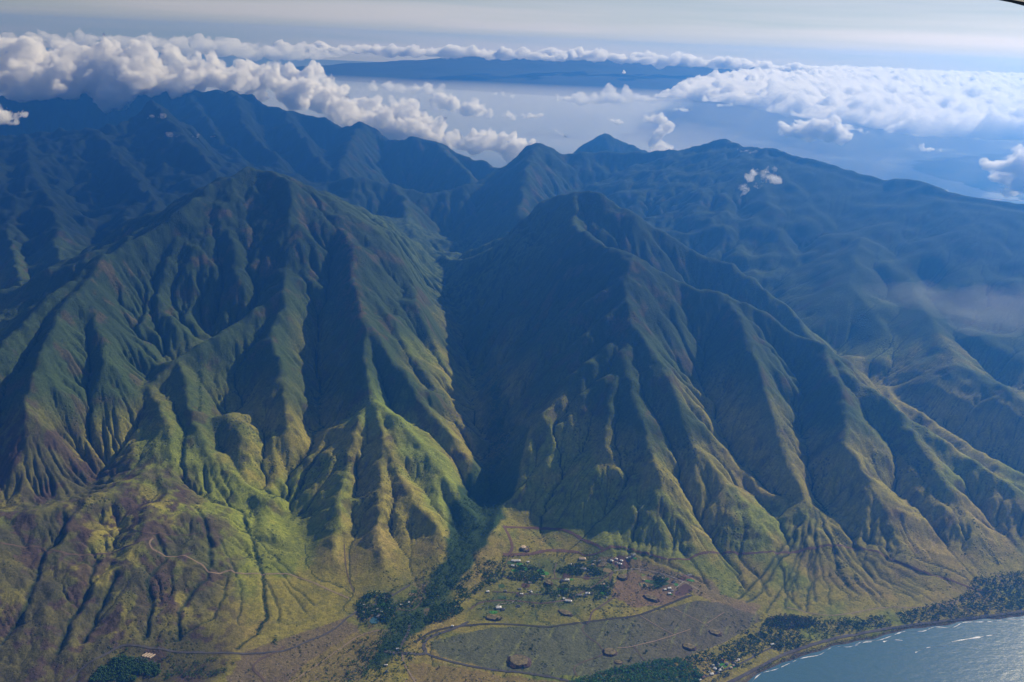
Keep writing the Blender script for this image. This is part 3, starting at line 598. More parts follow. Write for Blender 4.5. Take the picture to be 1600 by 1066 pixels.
for lb_, pth_, n_, sd_, kw_ in (
 ('tall curled white cloud between the sharp cone and the long ridge', [(1010,180,12000,60),(1028,192,12000,90),(1030,212,12000,130),(1028,232,12000,170)], 14, 11, dict(voxel=16, amp=45, wave=160, mat=M_CLOUD)),
 ('ragged cloud wisp hanging in front of the long right ridge', [(1160,300,7000,22),(1175,275,7000,50),(1190,268,7000,45),(1205,285,7000,45),(1175,292,7000,30),(1158,308,7000,18)], 22, 12, dict(voxel=9, amp=30, wave=90, mat=M_WISP)),
 ('small wisp just below the top of the long right ridge', [(1152,232,8300,20),(1168,237,8300,38),(1184,240,8300,20)], 9, 13, dict(voxel=9, amp=22, wave=80, mat=M_WISP)),
 ('white cumulus at the left edge against the dark ridge', [(-20,175,8000,90),(10,180,8000,110),(30,182,8000,70),(42,172,8000,30)], 12, 14, dict(voxel=14, amp=45, wave=150, mat=M_CLOUD)),
 ('thin wisp left of the dark jagged peak', [(224,186,8300,14),(242,183,8300,26),(260,181,8300,16)], 7, 15, dict(voxel=8, amp=22, wave=70, mat=M_WISP)),
 ('small wisp in the gap right of the dark jagged peak', [(264,210,7900,14),(275,213,7900,30),(286,216,7900,16)], 7, 16, dict(voxel=8, amp=20, wave=70, mat=M_WISP)),
 ('tiny wisp in the middle of the gap under the far ridge', [(298,214,7900,14),(310,211,7900,20)], 5, 17, dict(voxel=8, amp=18, wave=60, mat=M_WISP)),
 ('tiny wisp at the right of the gap under the far ridge', [(328,213,7900,16),(338,212,7900,16)], 5, 18, dict(voxel=8, amp=18, wave=60, mat=M_WISP)),
 ('puffy white cloud over the strait above the end of the cloud roll', [(680,160,13000,110),(715,168,13000,190),(745,172,13000,150),(760,180,13000,80)], 14, 19, dict(voxel=20, amp=60, wave=200, mat=M_CLOUD)),
 ('small flat cloud over the strait left of the sharp peak', [(785,178,13000,60),(815,180,13000,90),(845,180,13000,50)], 12, 20, dict(voxel=15, amp=36, wave=130, mat=M_CLOUD)),
 ('little cloud high over the strait under the dark band', [(775,146,13000,40),(790,145,13000,55),(800,150,13000,30)], 8, 21, dict(voxel=13, amp=26, wave=90, mat=M_CLOUD)),
 ('thin broken cloud just right of the little high one', [(860,200,13000,35),(875,208,13000,50),(890,213,13000,35)], 9, 22, dict(voxel=12, amp=30, wave=90, mat=M_WISP)),
 ('small cloud right above the sharp cone', [(950,186,13000,45),(962,188,13000,70),(975,193,13000,45)], 9, 23, dict(voxel=13, amp=32, wave=100, mat=M_CLOUD)),
 ('small white cloud between the curled cloud and the deck', [(1050,170,13000,40),(1068,170,13000,60),(1082,173,13000,40)], 9, 24, dict(voxel=13, amp=30, wave=100, mat=M_CLOUD)),
 ('small elongated cloud under the deck left of the round cumulus', [(1120,164,13000,35),(1135,166,13000,55),(1150,167,13000,30)], 9, 25, dict(voxel=13, amp=28, wave=90, mat=M_CLOUD)),
 ('small cloud right of the round cumulus', [(1345,206,13000,35),(1357,208,13000,50)], 7, 26, dict(voxel=13, amp=26, wave=90, mat=M_CLOUD)),
 ('second small cloud right of the round cumulus', [(1380,206,13000,30),(1400,209,13000,45)], 7, 27, dict(voxel=13, amp=26, wave=90, mat=M_CLOUD)),
 ('narrow cloud above the distant coast', [(1428,228,13000,40),(1450,233,13000,55),(1472,236,13000,45)], 10, 28, dict(voxel=13, amp=30, wave=90, mat=M_CLOUD)),
 ('faint wisp over the knob of the right ridge', [(1435,288,7200,20),(1455,293,7200,35),(1480,300,7200,20)], 9, 29, dict(voxel=9, amp=24, wave=80, mat=M_WISP)),
 ('tiny wisp touching the right ridge line', [(1290,250,7700,14),(1297,255,7700,22)], 5, 30, dict(voxel=8, amp=16, wave=60, mat=M_WISP)),
 ('bright cloud patch low over the strait behind the curled cloud', [(880,160,22000,150),(930,156,22000,240),(980,150,22000,240),(1020,155,22000,140)], 40, 31, dict(voxel=40, amp=80, wave=350, mat=M_GREY, spread=(1.5, 2, .2))),
 ('row of cloud scraps under the dark band at left', [(560,140,24000,120),(610,135,24000,200),(660,140,24000,220),(700,150,24000,150)], 36, 32, dict(voxel=40, amp=80, wave=350, mat=M_GREY, spread=(1.6, 2, .25)))):
    cloud(lb_, pth_, n_, sd_, **kw_)
for k_, (pts_, rz_) in enumerate([([(1380,462,5500,90),(1470,465,5300,170),(1560,478,5200,220),(1700,500,5000,240)], 0)]):
    o_ = cloud('faint pale mist bank lying in the valley at the right edge', pts_, 40, 33, voxel=30, amp=20, wave=200, mat=cloud_mat('mist_vapour', .0003, g=.3), spread=(1.4, 1.2, .35), small=1)
def deck(label, name, poly, z, thick, seed, wave, cover, n=(420, 300)):
    """broken sheet of cloud: swollen tops above a flat base, with ragged holes"""
    P = [at_z(u, v, z)[:2] for u, v in poly]; a = np.array(P); ylo, yhi = max(14200, a[:, 1].min()), min(90000, a[:, 1].max())
    tl, th = (a[:, 0] / a[:, 1]).min() - .12, (a[:, 0] / a[:, 1]).max() + .05
    YY, TT = np.meshgrid(ylo * np.exp(np.linspace(0, math.log(yhi / ylo), n[1])), np.linspace(tl, th, n[0]), indexing='ij'); XX = TT * YY
    wob = .06 * YY
    ins = in_poly(P, XX + wob * .6 * fbm(XX / wave / 2, YY / wave / 2, 3, seed), YY + wob * fbm(XX / wave / 2, YY / wave / 2, 3, seed + 7)).astype(float)
    for _ in range(3):
        for ax, wd in ((0, 9), (1, 9)):
            ins = sum(np.roll(ins, s, ax) for s in range(-wd, wd + 1)) / (2 * wd + 1)
    f = (ins * 1.9 - 1.35) + fbm(XX / wave / 1.6, YY / wave, 3, seed + 1) * .6 + fbm(XX / wave * 3.1, YY / wave * 3.1, 4, seed + 4, .55) * .55 + cover
    bil = sum(.5 ** k * (3 * np.abs(gnoise(XX / wave * 4 * 2 ** k, YY / wave * 4 * 2 ** k, seed + 20 + k)) - 1) for k in range(4))
    h = np.clip(f, 0, 1.2) ** .6 * (1 + .3 * bil)
    h[0, :] = h[-1, :] = 0; h[:, 0] = h[:, -1] = 0
    k = h > 0; h = np.maximum(h, 0)
    cellon = k[:-1, :-1] | k[1:, :-1] | k[:-1, 1:] | k[1:, 1:]
    idx = np.arange(XX.size).reshape(XX.shape)
    q = np.stack([idx[:-1, :-1], idx[:-1, 1:], idx[1:, 1:], idx[1:, :-1]], -1)[cellon]
    nb_ = XX.size
    bot = np.where(k, idx + nb_, idx).ravel()
    qb = bot[q][:, ::-1]
    co = np.concatenate([np.stack([XX, YY, z + h * thick], -1).reshape(-1, 3), np.stack([XX, YY, z - h * thick * .22], -1).reshape(-1, 3)])
    allq = np.concatenate([q, qb]); used = np.unique(allq); remap = np.zeros(len(co), int); remap[used] = np.arange(len(used))
    me = bpy.data.meshes.new(name); me.from_pydata(co[used].tolist(), [], remap[allq].tolist())
    me.polygons.foreach_set('use_smooth', np.ones(len(me.polygons), bool))
    o = link(name, me, M_DECK); o['label'] = label; o['category'] = 'cloud'; print('deck', len(me.polygons)); return o
deck('broad broken deck of white cloud stretching to the horizon at upper right', 'cloud_deck', [(1040,150),(1100,155),(1180,166),(1240,182),(1330,192),(1420,196),(1500,210),(1560,220),(1640,214),(1700,210),(1700,113),(1500,106),(1300,100),(1150,118),(1080,130)], 950, 400, 40, 2600, .16, (440, 300))
# ---------------------------------------------------------------- near ground: tracks, plots, mounds, houses, trees
def simple(name, c, rough=.9, bump=0, scale=.3, var=.25, spec=.15):
    mt, nt, b = mat_new(name); b.inputs['Roughness'].default_value = rough; b.inputs['Specular IOR Level'].default_value = spec
    tcn = nt.nodes.new('ShaderNodeTexCoord'); nz = nt.nodes.new('ShaderNodeTexNoise'); nz.inputs['Scale'].default_value = scale; nz.inputs['Detail'].default_value = 5
    mr = nt.nodes.new('ShaderNodeMapRange'); mr.inputs[1].default_value = .3; mr.inputs[2].default_value = .7; mr.inputs[3].default_value = 1 - var; mr.inputs[4].default_value = 1 + var
    vm = nt.nodes.new('ShaderNodeVectorMath'); vm.operation = 'SCALE'; vm.inputs[0].default_value = c
    nt.links.new(tcn.outputs['Object'], nz.inputs['Vector']); nt.links.new(nz.outputs['Fac'], mr.inputs[0]); nt.links.new(mr.outputs[0], vm.inputs['Scale']); nt.links.new(vm.outputs[0], b.inputs['Base Color'])
    if bump:
        bp = nt.nodes.new('ShaderNodeBump'); bp.inputs['Distance'].default_value = bump; nt.links.new(nz.outputs['Fac'], bp.inputs['Height']); nt.links.new(bp.outputs[0], b.inputs['Normal'])
    return mt
M = dict(
    red_earth=simple('red_earth', (.135, .078, .060), bump=1), pale_earth=simple('pale_earth', (.25, .19, .13)), track=simple('track_earth', (.12, .085, .062)), dark_track=simple('dark_track', (.055, .05, .04)),
    asphalt=simple('asphalt', (.085, .08, .085), scale=.05), concrete=simple('pale_concrete', (.38, .34, .30)), lawn=simple('lawn_grass', (.06, .22, .035), scale=.15),
    white=simple('white_paint', (.78, .77, .74), .5), beige=simple('beige_paint', (.55, .43, .30), .6), grey=simple('grey_roofing', (.22, .23, .26), .6), dark=simple('dark_roofing', (.07, .075, .10), .6),
    red=simple('red_roofing', (.42, .12, .07), .7), rust=simple('rusty_iron', (.22, .13, .09)), wall=simple('wall_render', (.50, .46, .40)), foam=simple('sea_foam', (.75, .78, .80), .6, scale=.1),
    flank=simple('mound_rubble', (.080, .052, .046), bump=2, scale=.25, var=.5), cap=simple('mound_grass', (.15, .125, .062), scale=.12, var=.5), bark=simple('bark', (.07, .05, .035)), window=simple('window_glass', (.03, .04, .05), .15, spec=.5),
    crop=simple('planted_rows', (.10, .06, .05)), metal=simple('sheet_metal', (.35, .36, .38), .4))
for nm_, c_ in (('crown_dark', (.036, .082, .023)), ('crown_mid', (.042, .090, .022)), ('crown_olive', (.065, .085, .028)), ('crown_wood', (.050, .140, .030)), ('crown_grey', (.060, .060, .050))):
    M[nm_] = simple(nm_, c_, scale=.09, var=.45)

def resample(P, step):
    P = [np.array(p[:2], float) for p in P]
    # smooth through the knots (Catmull-Rom)
    Q = [P[0]] + P + [P[-1]]; out = []
    for i in range(1, len(Q) - 2):
        L_ = np.linalg.norm(Q[i + 1] - Q[i]); n = max(2, int(L_ / step))
        for k in range(n):
            t = k / n
            out.append(.5 * ((2 * Q[i]) + (-Q[i - 1] + Q[i + 1]) * t + (2 * Q[i - 1] - 5 * Q[i] + 4 * Q[i + 1] - Q[i + 2]) * t * t + (-Q[i - 1] + 3 * Q[i] - 3 * Q[i + 1] + Q[i + 2]) * t ** 3))
    out.append(P[-1]); return np.array(out)
def strip(name, px, width, mat, lift=.9, step=7., wob=0., kind='structure', pts=None):
    P = resample(pts if pts is not None else [on_ground(u, v) for u, v in px], step)
    T = np.gradient(P, axis=0); T /= np.linalg.norm(T, axis=1)[:, None] + 1e-9; Nn_ = np.stack([-T[:, 1], T[:, 0]], 1)
    w = width / 2 * (1 + wob * fbm(P[:, 0] / 25, P[:, 1] / 25, 2, 8))
    cols = [P + Nn_ * (w * k)[:, None] for k in (-1, -.33, .33, 1)]
    co = np.concatenate([np.column_stack([c, ground(c[:, 0], c[:, 1]) + lift]) for c in cols]); n = len(P)
    # a soft ridge line can poke through a flat strip: take the highest of the neighbours
    F = [(a * n + i, a * n + i + 1, (a + 1) * n + i + 1, (a + 1) * n + i) for a in range(3) for i in range(n - 1)]
    me = bpy.data.meshes.new(name); me.from_pydata(co.tolist(), [], F); me.polygons.foreach_set('use_smooth', np.ones(len(F), bool))
    o = link(name, me, M[mat]); 
    if kind: o['kind'] = kind
    return o
def plot(name, px, mat, lift=.7, pts=None, n=14, **props):
    """a thin sheet lying on the ground inside an outline"""
    P = np.array(pts if pts is not None else [on_ground(u, v)[:2] for u, v in px]); c = P.mean(0); V = [(*c, float(ground(*c)) + lift)]; F = []
    B = resample(list(P) + [P[0]], 6.)[:-1]; m_ = len(B); rings = max(2, int(np.linalg.norm(B - c, axis=1).max() / 9))
    for r in range(1, rings + 1):
        q = c + (B - c) * r / rings; V += np.column_stack([q, ground(q[:, 0], q[:, 1]) + lift]).tolist()
    for k in range(m_):
        F.append((0, 1 + k, 1 + (k + 1) % m_))
        for r in range(rings - 1):
            a, b_ = 1 + r * m_, 1 + (r + 1) * m_; F.append((a + k, b_ + k, b_ + (k + 1) % m_, a + (k + 1) % m_))
    me = bpy.data.meshes.new(name); me.from_pydata(V, [], F); o = link(name, me, M[mat] if isinstance(mat, str) else mat)
    for k, v in props.items(): o[k] = v
    return o
# tracks and roads
R = [
 ('dirt_road', 'red_earth', 13, [(787,823),(830,825),(870,827),(885,830),(905,840),(930,851),(942,858)]),
 ('dirt_road', 'red_earth', 11, [(787,823),(793,833),(799,848),(800,858),(795,866)]),
 ('dirt_road', 'red_earth', 17, [(786,867),(805,867),(830,866),(850,861),(870,861),(892,862),(905,864)]),
 ('dirt_road', 'red_earth', 9, [(905,864),(915,868),(935,864),(960,856),(980,858),(1000,863),(1025,870),(1050,874),(1075,874),(1090,867),(1110,863),(1140,863),(1170,865),(1210,863),(1240,863),(1270,857),(1305,853),(1340,858),(1380,868),(1410,882),(1440,893),(1480,905),(1520,920),(1550,925)]),
 ('field_track', 'track', 7, [(735,952),(755,941),(800,939),(850,943),(880,939),(900,931),(930,915),(945,903),(958,893)]),
 ('driveway', 'concrete', 3, [(960,892),(985,889),(1010,891),(1035,897),(1060,906),(1078,914),(1092,922)]),
 ('driveway', 'concrete', 3, [(1055,920),(1062,914),(1068,909)]),
 ('driveway', 'concrete', 3, [(776,949),(779,945),(788,943),(798,943),(802,940)]),
 ('field_track', 'track', 7, [(958,893),(953,905),(960,918),(967,926),(950,940),(935,950),(925,957),(922,968),(917,975)]),
 ('field_track', 'dark_track', 9, [(650,1003),(680,986),(740,977),(800,976),(855,980),(900,974),(925,971),(965,966),(1000,961),(1040,946),(1082,930)]),
 ('field_track', 'pale_earth', 4, [(1000,893),(1030,905),(1055,915)]),
 ('paved_road', 'asphalt', 11, [(600,1018),(625,1021),(650,1022),(665,1021),(662,1010),(667,1000),(680,993),(700,986),(720,978),(732,972)]),
 ('paved_road', 'asphalt', 8, [(665,1021),(690,1030),(730,1040),(770,1047),(820,1052),(860,1058),(900,1068),(930,1080)]),
 ('dirt_road', 'pale_earth', 6, [(625,1012),(628,1022),(633,1040),(645,1060),(655,1080)]),
 ('dirt_road', 'asphalt', 9, [(640,975),(637,990),(630,1003),(625,1013)]),
 ('field_track', 'track', 4, [(915,976),(910,985),(925,1000),(936,1008),(942,1022),(925,1030),(905,1038),(897,1046),(902,1058)]),
 ('field_track', 'pale_earth', 4, [(965,1013),(990,1010),(1030,1000),(1060,990),(1078,984)]),
 ('field_track', 'pale_earth', 3, [(1050,950),(1075,962),(1100,975),(1108,980)]),
 ('field_track', 'pale_earth', 3, [(1000,962),(1030,980),(1055,993)]),
 ('field_track', 'track', 3, [(990,1010),(1000,1024),(1010,1036)]),
 ('field_track', 'pale_earth', 3, [(1105,974),(1118,966),(1132,957)]),
 ('hill_track', 'track', 7, [(-30,846),(0,849),(60,855),(90,862),(130,868),(170,865),(210,850),(240,841)]),
 ('hill_track', 'pale_earth', 6, [(240,841),(234,850),(248,863),(290,869),(318,885),(332,895),(358,892),(372,896),(410,899),(448,897),(480,907),(510,920),(545,935)]),
 ('hill_track', 'track', 4, [(170,832),(195,826),(225,832),(260,836),(310,834)]),
 ('hill_track', 'track', 4, [(538,850),(540,880),(545,905),(553,925)]),
 ('paved_road', 'asphalt', 7, [(85,1078),(110,1062),(128,1045),(150,1030),(185,1012),(205,1008),(250,1014),(300,1020),(380,1022),(440,1018),(480,1003),(520,985),(555,958),(600,938),(640,915)]),
 ('dirt_road', 'track', 8, [(430,1085),(412,1062),(396,1045),(405,1032),(425,1022),(445,1010)]),
 ('dirt_road', 'pale_earth', 5, [(440,1078),(480,1050),(520,1022),(560,995),(592,985)]),
 ('dirt_road', 'pale_earth', 4, [(1548,895),(1562,903),(1565,915),(1558,925)]),
 ('dirt_road', 'pale_earth', 4, [(1230,950),(1300,962),(1380,950),(1450,948),(1500,938),(1540,928)]),
 ('coast_road', 'asphalt', 12, [(1060,1110),(1100,1085),(1150,1062),(1180,1046),(1200,1036),(1230,1021),(1260,1011),(1300,999),(1350,989),(1420,978),(1500,968),(1560,961),(1640,950)]),
 ('side_road', 'asphalt', 6, [(1085,1066),(1120,1052),(1150,1040),(1185,1022),(1215,1008)]),
]
for nm_, mt_, w_, px_ in R:
    strip(nm_, px_, w_, mt_, lift={'paved_road': 1.3, 'coast_road': 1.5, 'red_earth': .8}.get(nm_, .9), wob=.0 if mt_ in ('asphalt', 'concrete') else .35)
# plots: lawns, earth pads, planted rows
def oval(u, v, a, b_, n=10, rot=0):
    c = on_ground(u, v); return [(c[0] + a * math.cos(t) * math.cos(rot) - b_ * math.sin(t) * math.sin(rot), c[1] + a * math.cos(t) * math.sin(rot) + b_ * math.sin(t) * math.cos(rot)) for t in np.linspace(0, 2 * math.pi, n, endpoint=False)]
for u, v, a, b_ in ((771,957,16,9),(812,882,14,8),(805,892,16,7),(845,892,14,9),(942,915,17,9),(893,906,9,5),(1006,902,7,14),(1012,908,9,6),(1026,909,8,6),(1042,905,9,6),(1056,914,10,8),(1079,907,17,6),(992,873,9,4),(815,928,9,4),(1048,929,8,4),(1130,1040,14,10),(1145,1042,12,7),(880,920,26,4)):
    plot('lawn', None, 'lawn', pts=oval(u, v, a, b_), kind='structure')
for px_ in ([(953,876),(968,868),(980,876),(986,888),(972,889),(958,882)], [(1057,905),(1075,899),(1085,902),(1068,908)]):
    plot('earth_pad', px_, 'red_earth', .5, kind='structure')
plot('crop_rows', [(1057,923),(1070,913),(1083,921),(1068,930),(1055,930)], 'crop', .5, kind='structure')
M['garden'] = simple('kitchen_garden', (.05, .095, .03), scale=.2, var=.4); M['straw'] = simple('straw_yard', (.24, .19, .09), scale=.2)
rp = random.Random(6)
for k in range(34):
    u_, v_ = rp.choice([(rp.uniform(792, 860), rp.uniform(873, 902)), (rp.uniform(870, 955), rp.uniform(878, 932)), (rp.uniform(1003, 1050), rp.uniform(898, 918)), (rp.uniform(775, 860), rp.uniform(905, 935)), (rp.uniform(562, 650), rp.uniform(925, 960))])
    c_ = on_ground(u_, v_); a_, b_ = rp.uniform(8, 18), rp.uniform(6, 12); t_ = rp.choice([0, .15, -.2])
    plot('garden_plot', None, rp.choice(['garden', 'garden', 'lawn', 'straw', 'crop']), .45 + .012 * k, pts=[(c_[0] + x * a_ * math.cos(t_) - y * b_ * math.sin(t_), c_[1] + x * a_ * math.sin(t_) + y * b_ * math.cos(t_)) for x, y in ((-1, -1), (1, -1), (1, 1), (-1, 1))], kind='structure')
for px_ in ([(796,868),(789,885),(786,900),(800,904),(830,906),(870,905)], [(870,905),(900,902),(930,904),(955,897)], [(770,925),(800,926),(840,929),(880,926),(905,932)], [(870,880),(866,892),(868,905)], [(560,935),(580,932),(600,938),(612,958),(616,965)], [(612,950),(640,955),(655,945),(660,935)], [(1110,1058),(1122,1046),(1140,1036),(1160,1028)]):
    strip('lane', px_, 4, 'track', .95)
M['pond'] = M_SEA
plot('pond', [(577,972),(581,966),(586,963),(591,967),(592,972),(585,976)], 'pond', 1.2, kind='structure')
plot('pond', [(594,969),(598,967),(600,970),(596,972)], 'pond', 1.2, kind='structure')

# rock mounds left among the fields: flat grassy top, dark rubble flanks
def mound(label, u, v, a, b_, h, rot=0, cap='cap', extra=None):
    c = on_ground(u, v + 4); root = bpy.data.objects.new('rock_mound', None); col.objects.link(root); root.location = c
    root['label'] = label; root['category'] = 'mound'; root['group'] = 'rubble mounds among the fields'
    h *= .46; a *= .82; b_ *= .82; n = 40; rings = [(1.12, -3), (1.05, .8), (.93, .5 * h), (.80, h)]; V = []; F = []; sd = hash_name(label)
    for r, z in rings:
        for k in range(n):
            t = 2 * math.pi * k / n; rr = r * (1 + .14 * float(gnoise(np.array([2 * math.cos(t) + sd]), np.array([2 * math.sin(t) + r * 3]), 5)[0]) + .10 * float(gnoise(np.array([7 * math.cos(t)]), np.array([7 * math.sin(t) + sd]), 6)[0]))
            V.append((a * rr * math.cos(t), b_ * rr * math.sin(t), z * (1 + .1 * math.sin(3 * t + sd))))
    for q in range(3):
        for k in range(n): F.append((q * n + k, q * n + (k + 1) % n, (q + 1) * n + (k + 1) % n, (q + 1) * n + k))
    me = bpy.data.meshes.new('flank'); me.from_pydata(V, [], F); link('flank', me, M['flank'], root)
    V2 = [(x * s, y * s, z + dz) for s, dz in ((1, .02), (.7, .5), (.35, .9)) for x, y, z in V[-n:]] + [(0, 0, h + 1.0)]; F2 = []
    for q in range(2):
        for k in range(n): F2.append((q * n + k, q * n + (k + 1) % n, (q + 1) * n + (k + 1) % n, (q + 1) * n + k))
    for k in range(n): F2.append((2 * n + k, 2 * n + (k + 1) % n, 3 * n))
    me = bpy.data.meshes.new('top'); me.from_pydata(V2, [], F2); link('top', me, M[cap], root); root.rotation_euler.z = rot
    return root, (c[0], c[1], c[2] + h + .6)
mound('largest round rubble mound near the bottom road, grassy flat top', 811, 1030, 48, 40, 15)
mound('rubble mound with tan top at the field corner left of the forest edge', 953, 1016, 30, 28, 13)
mound('low rubble heap joined to the foot of the mound beside the field corner', 966, 1031, 18, 13, 5)
mound('oval rubble mound close above the dense green forest', 1076, 1007, 30, 22, 11, -.2)
mound('small oval rubble mound near the right end of the big field', 1117, 985, 28, 20, 10, -.3)
mound('long rubble mound on the reddish bare ground', 1017, 931, 38, 20, 13, -.45)
mound('rubble mound just below the hedged driveway', 972, 899, 26, 20, 14, -.2)
mound('long bare brown mound between the terraces and the hedge road', 883, 954, 34, 19, 9, -.5)
mound('tall square-looking mound beside the village trees', 857, 908, 20, 20, 16)
mound('dark mound below the lime green lawn', 771, 962, 38, 22, 12, cap='cap')
_, tc_ = mound('mound that carries the pale round water tank', 818, 854, 28, 22, 7)
bm = bmesh.new(); bmesh.ops.create_cone(bm, cap_ends=True, segments=28, radius1=10, radius2=10, depth=7, matrix=Matrix.Translation((0, 0, 3.5))); me = bpy.data.meshes.new('shell'); bm.to_mesh(me); bm.free()
tank = bpy.data.objects.new('water_tank', None); col.objects.link(tank); tank.location = tc_; tank['label'] = 'pale round water tank on a low mound inside the red road loop'; tank['category'] = 'tank'
link('shell', me, M['beige'], tank)
bm = bmesh.new(); bmesh.ops.create_cone(bm, cap_ends=True, segments=28, radius1=10.4, radius2=.5, depth=1.6, matrix=Matrix.Translation((0, 0, 7.9))); me = bpy.data.meshes.new('lid'); bm.to_mesh(me); bm.free(); link('lid', me, M['beige'], tank)

# houses
_hm = {}; rnd_h = random.Random(5)
def house_meshes(L_, W_, H_, style):
    k = (L_, W_, H_, style)
    if k in _hm: return _hm[k]
    l, w = L_ / 2, W_ / 2; rh = W_ * .24
    V = [(-l, -w, -2), (l, -w, -2), (l, w, -2), (-l, w, -2), (-l, -w, H_), (l, -w, H_), (l, w, H_), (-l, w, H_)]
    F = [(0, 1, 5, 4), (1, 2, 6, 5), (2, 3, 7, 6), (3, 0, 4, 7)]
    if style == 'gable': V += [(-l, 0, H_ + rh), (l, 0, H_ + rh)]; F += [(4, 8, 7), (5, 6, 9)]
    wm = bpy.data.meshes.new('wall'); wm.from_pydata(V, [], F)
    e = .7; l2, w2 = l + e, w + e; z0 = H_ - .15; ri = l2 if style == 'gable' else max(.5, l2 - w2)
    V = [(-l2, -w2, z0), (l2, -w2, z0), (l2, w2, z0), (-l2, w2, z0), (-ri, 0, z0 + rh + .4), (ri, 0, z0 + rh + .4)]
    V += [(x, y, z - .3) for x, y, z in V]
    F = [(0, 1, 5, 4), (2, 3, 4, 5), (1, 2, 5), (3, 0, 4), (6, 10, 11, 7), (8, 11, 10, 9), (7, 11, 8), (9, 10, 6), (0, 6, 7, 1), (1, 7, 8, 2), (2, 8, 9, 3), (3, 9, 6, 0)]
    rm = bpy.data.meshes.new('roof'); rm.from_pydata(V, [], F)
    V = []; F = []
    nw = max(1, int(L_ / 6))
    for s in (-1, 1):
        for q in range(nw):
            x = -l + (q + .5) * L_ / nw; y = s * (w + .04); b0 = len(V)
            V += [(x - .8, y, 1.0), (x + .8, y, 1.0), (x + .8, y, 2.3), (x - .8, y, 2.3)]; F.append((b0, b0 + 1, b0 + 2, b0 + 3))
    im = bpy.data.meshes.new('window'); im.from_pydata(V, [], F)
    V = [(l + .04, -.6, -.2), (l + .04, .6, -.2), (l + .04, .6, 2.1), (l + .04, -.6, 2.1)]
    dm = bpy.data.meshes.new('door'); dm.from_pydata(V, [], [(0, 1, 2, 3)])
    _hm[k] = (wm, rm, im, dm); return _hm[k]
def house(label, u, v, L_, W_, roof='white', rot=0., H_=3.6, style='hip', group='houses of the settlement', cat='house', wall='wall'):
    c = on_ground(u, v); r = bpy.data.objects.new('house' if cat == 'house' else cat, None); col.objects.link(r); r.location = (c[0], c[1], c[2] + .6); r.rotation_euler.z = rot
    r['label'] = label; r['category'] = cat; r['group'] = group
    wm, rm, im, dm = house_meshes(L_, W_, H_, style)
    ss = rnd_h.uniform(.8, 1.); r.scale = (ss, ss, ss)
    for nm_, me, mt_ in (('wall', wm, wall), ('roof', rm, roof), ('window', im, 'window'), ('door', dm, 'bark')):
        o = bpy.data.objects.new(nm_, me if nm_ in ('window', 'door') else me.copy()); col.objects.link(o); o.parent = r
        if not o.data.materials: o.data.materials.append(M[mt_])
        if nm_ == 'window': o['kind'] = 'stuff'
    return r
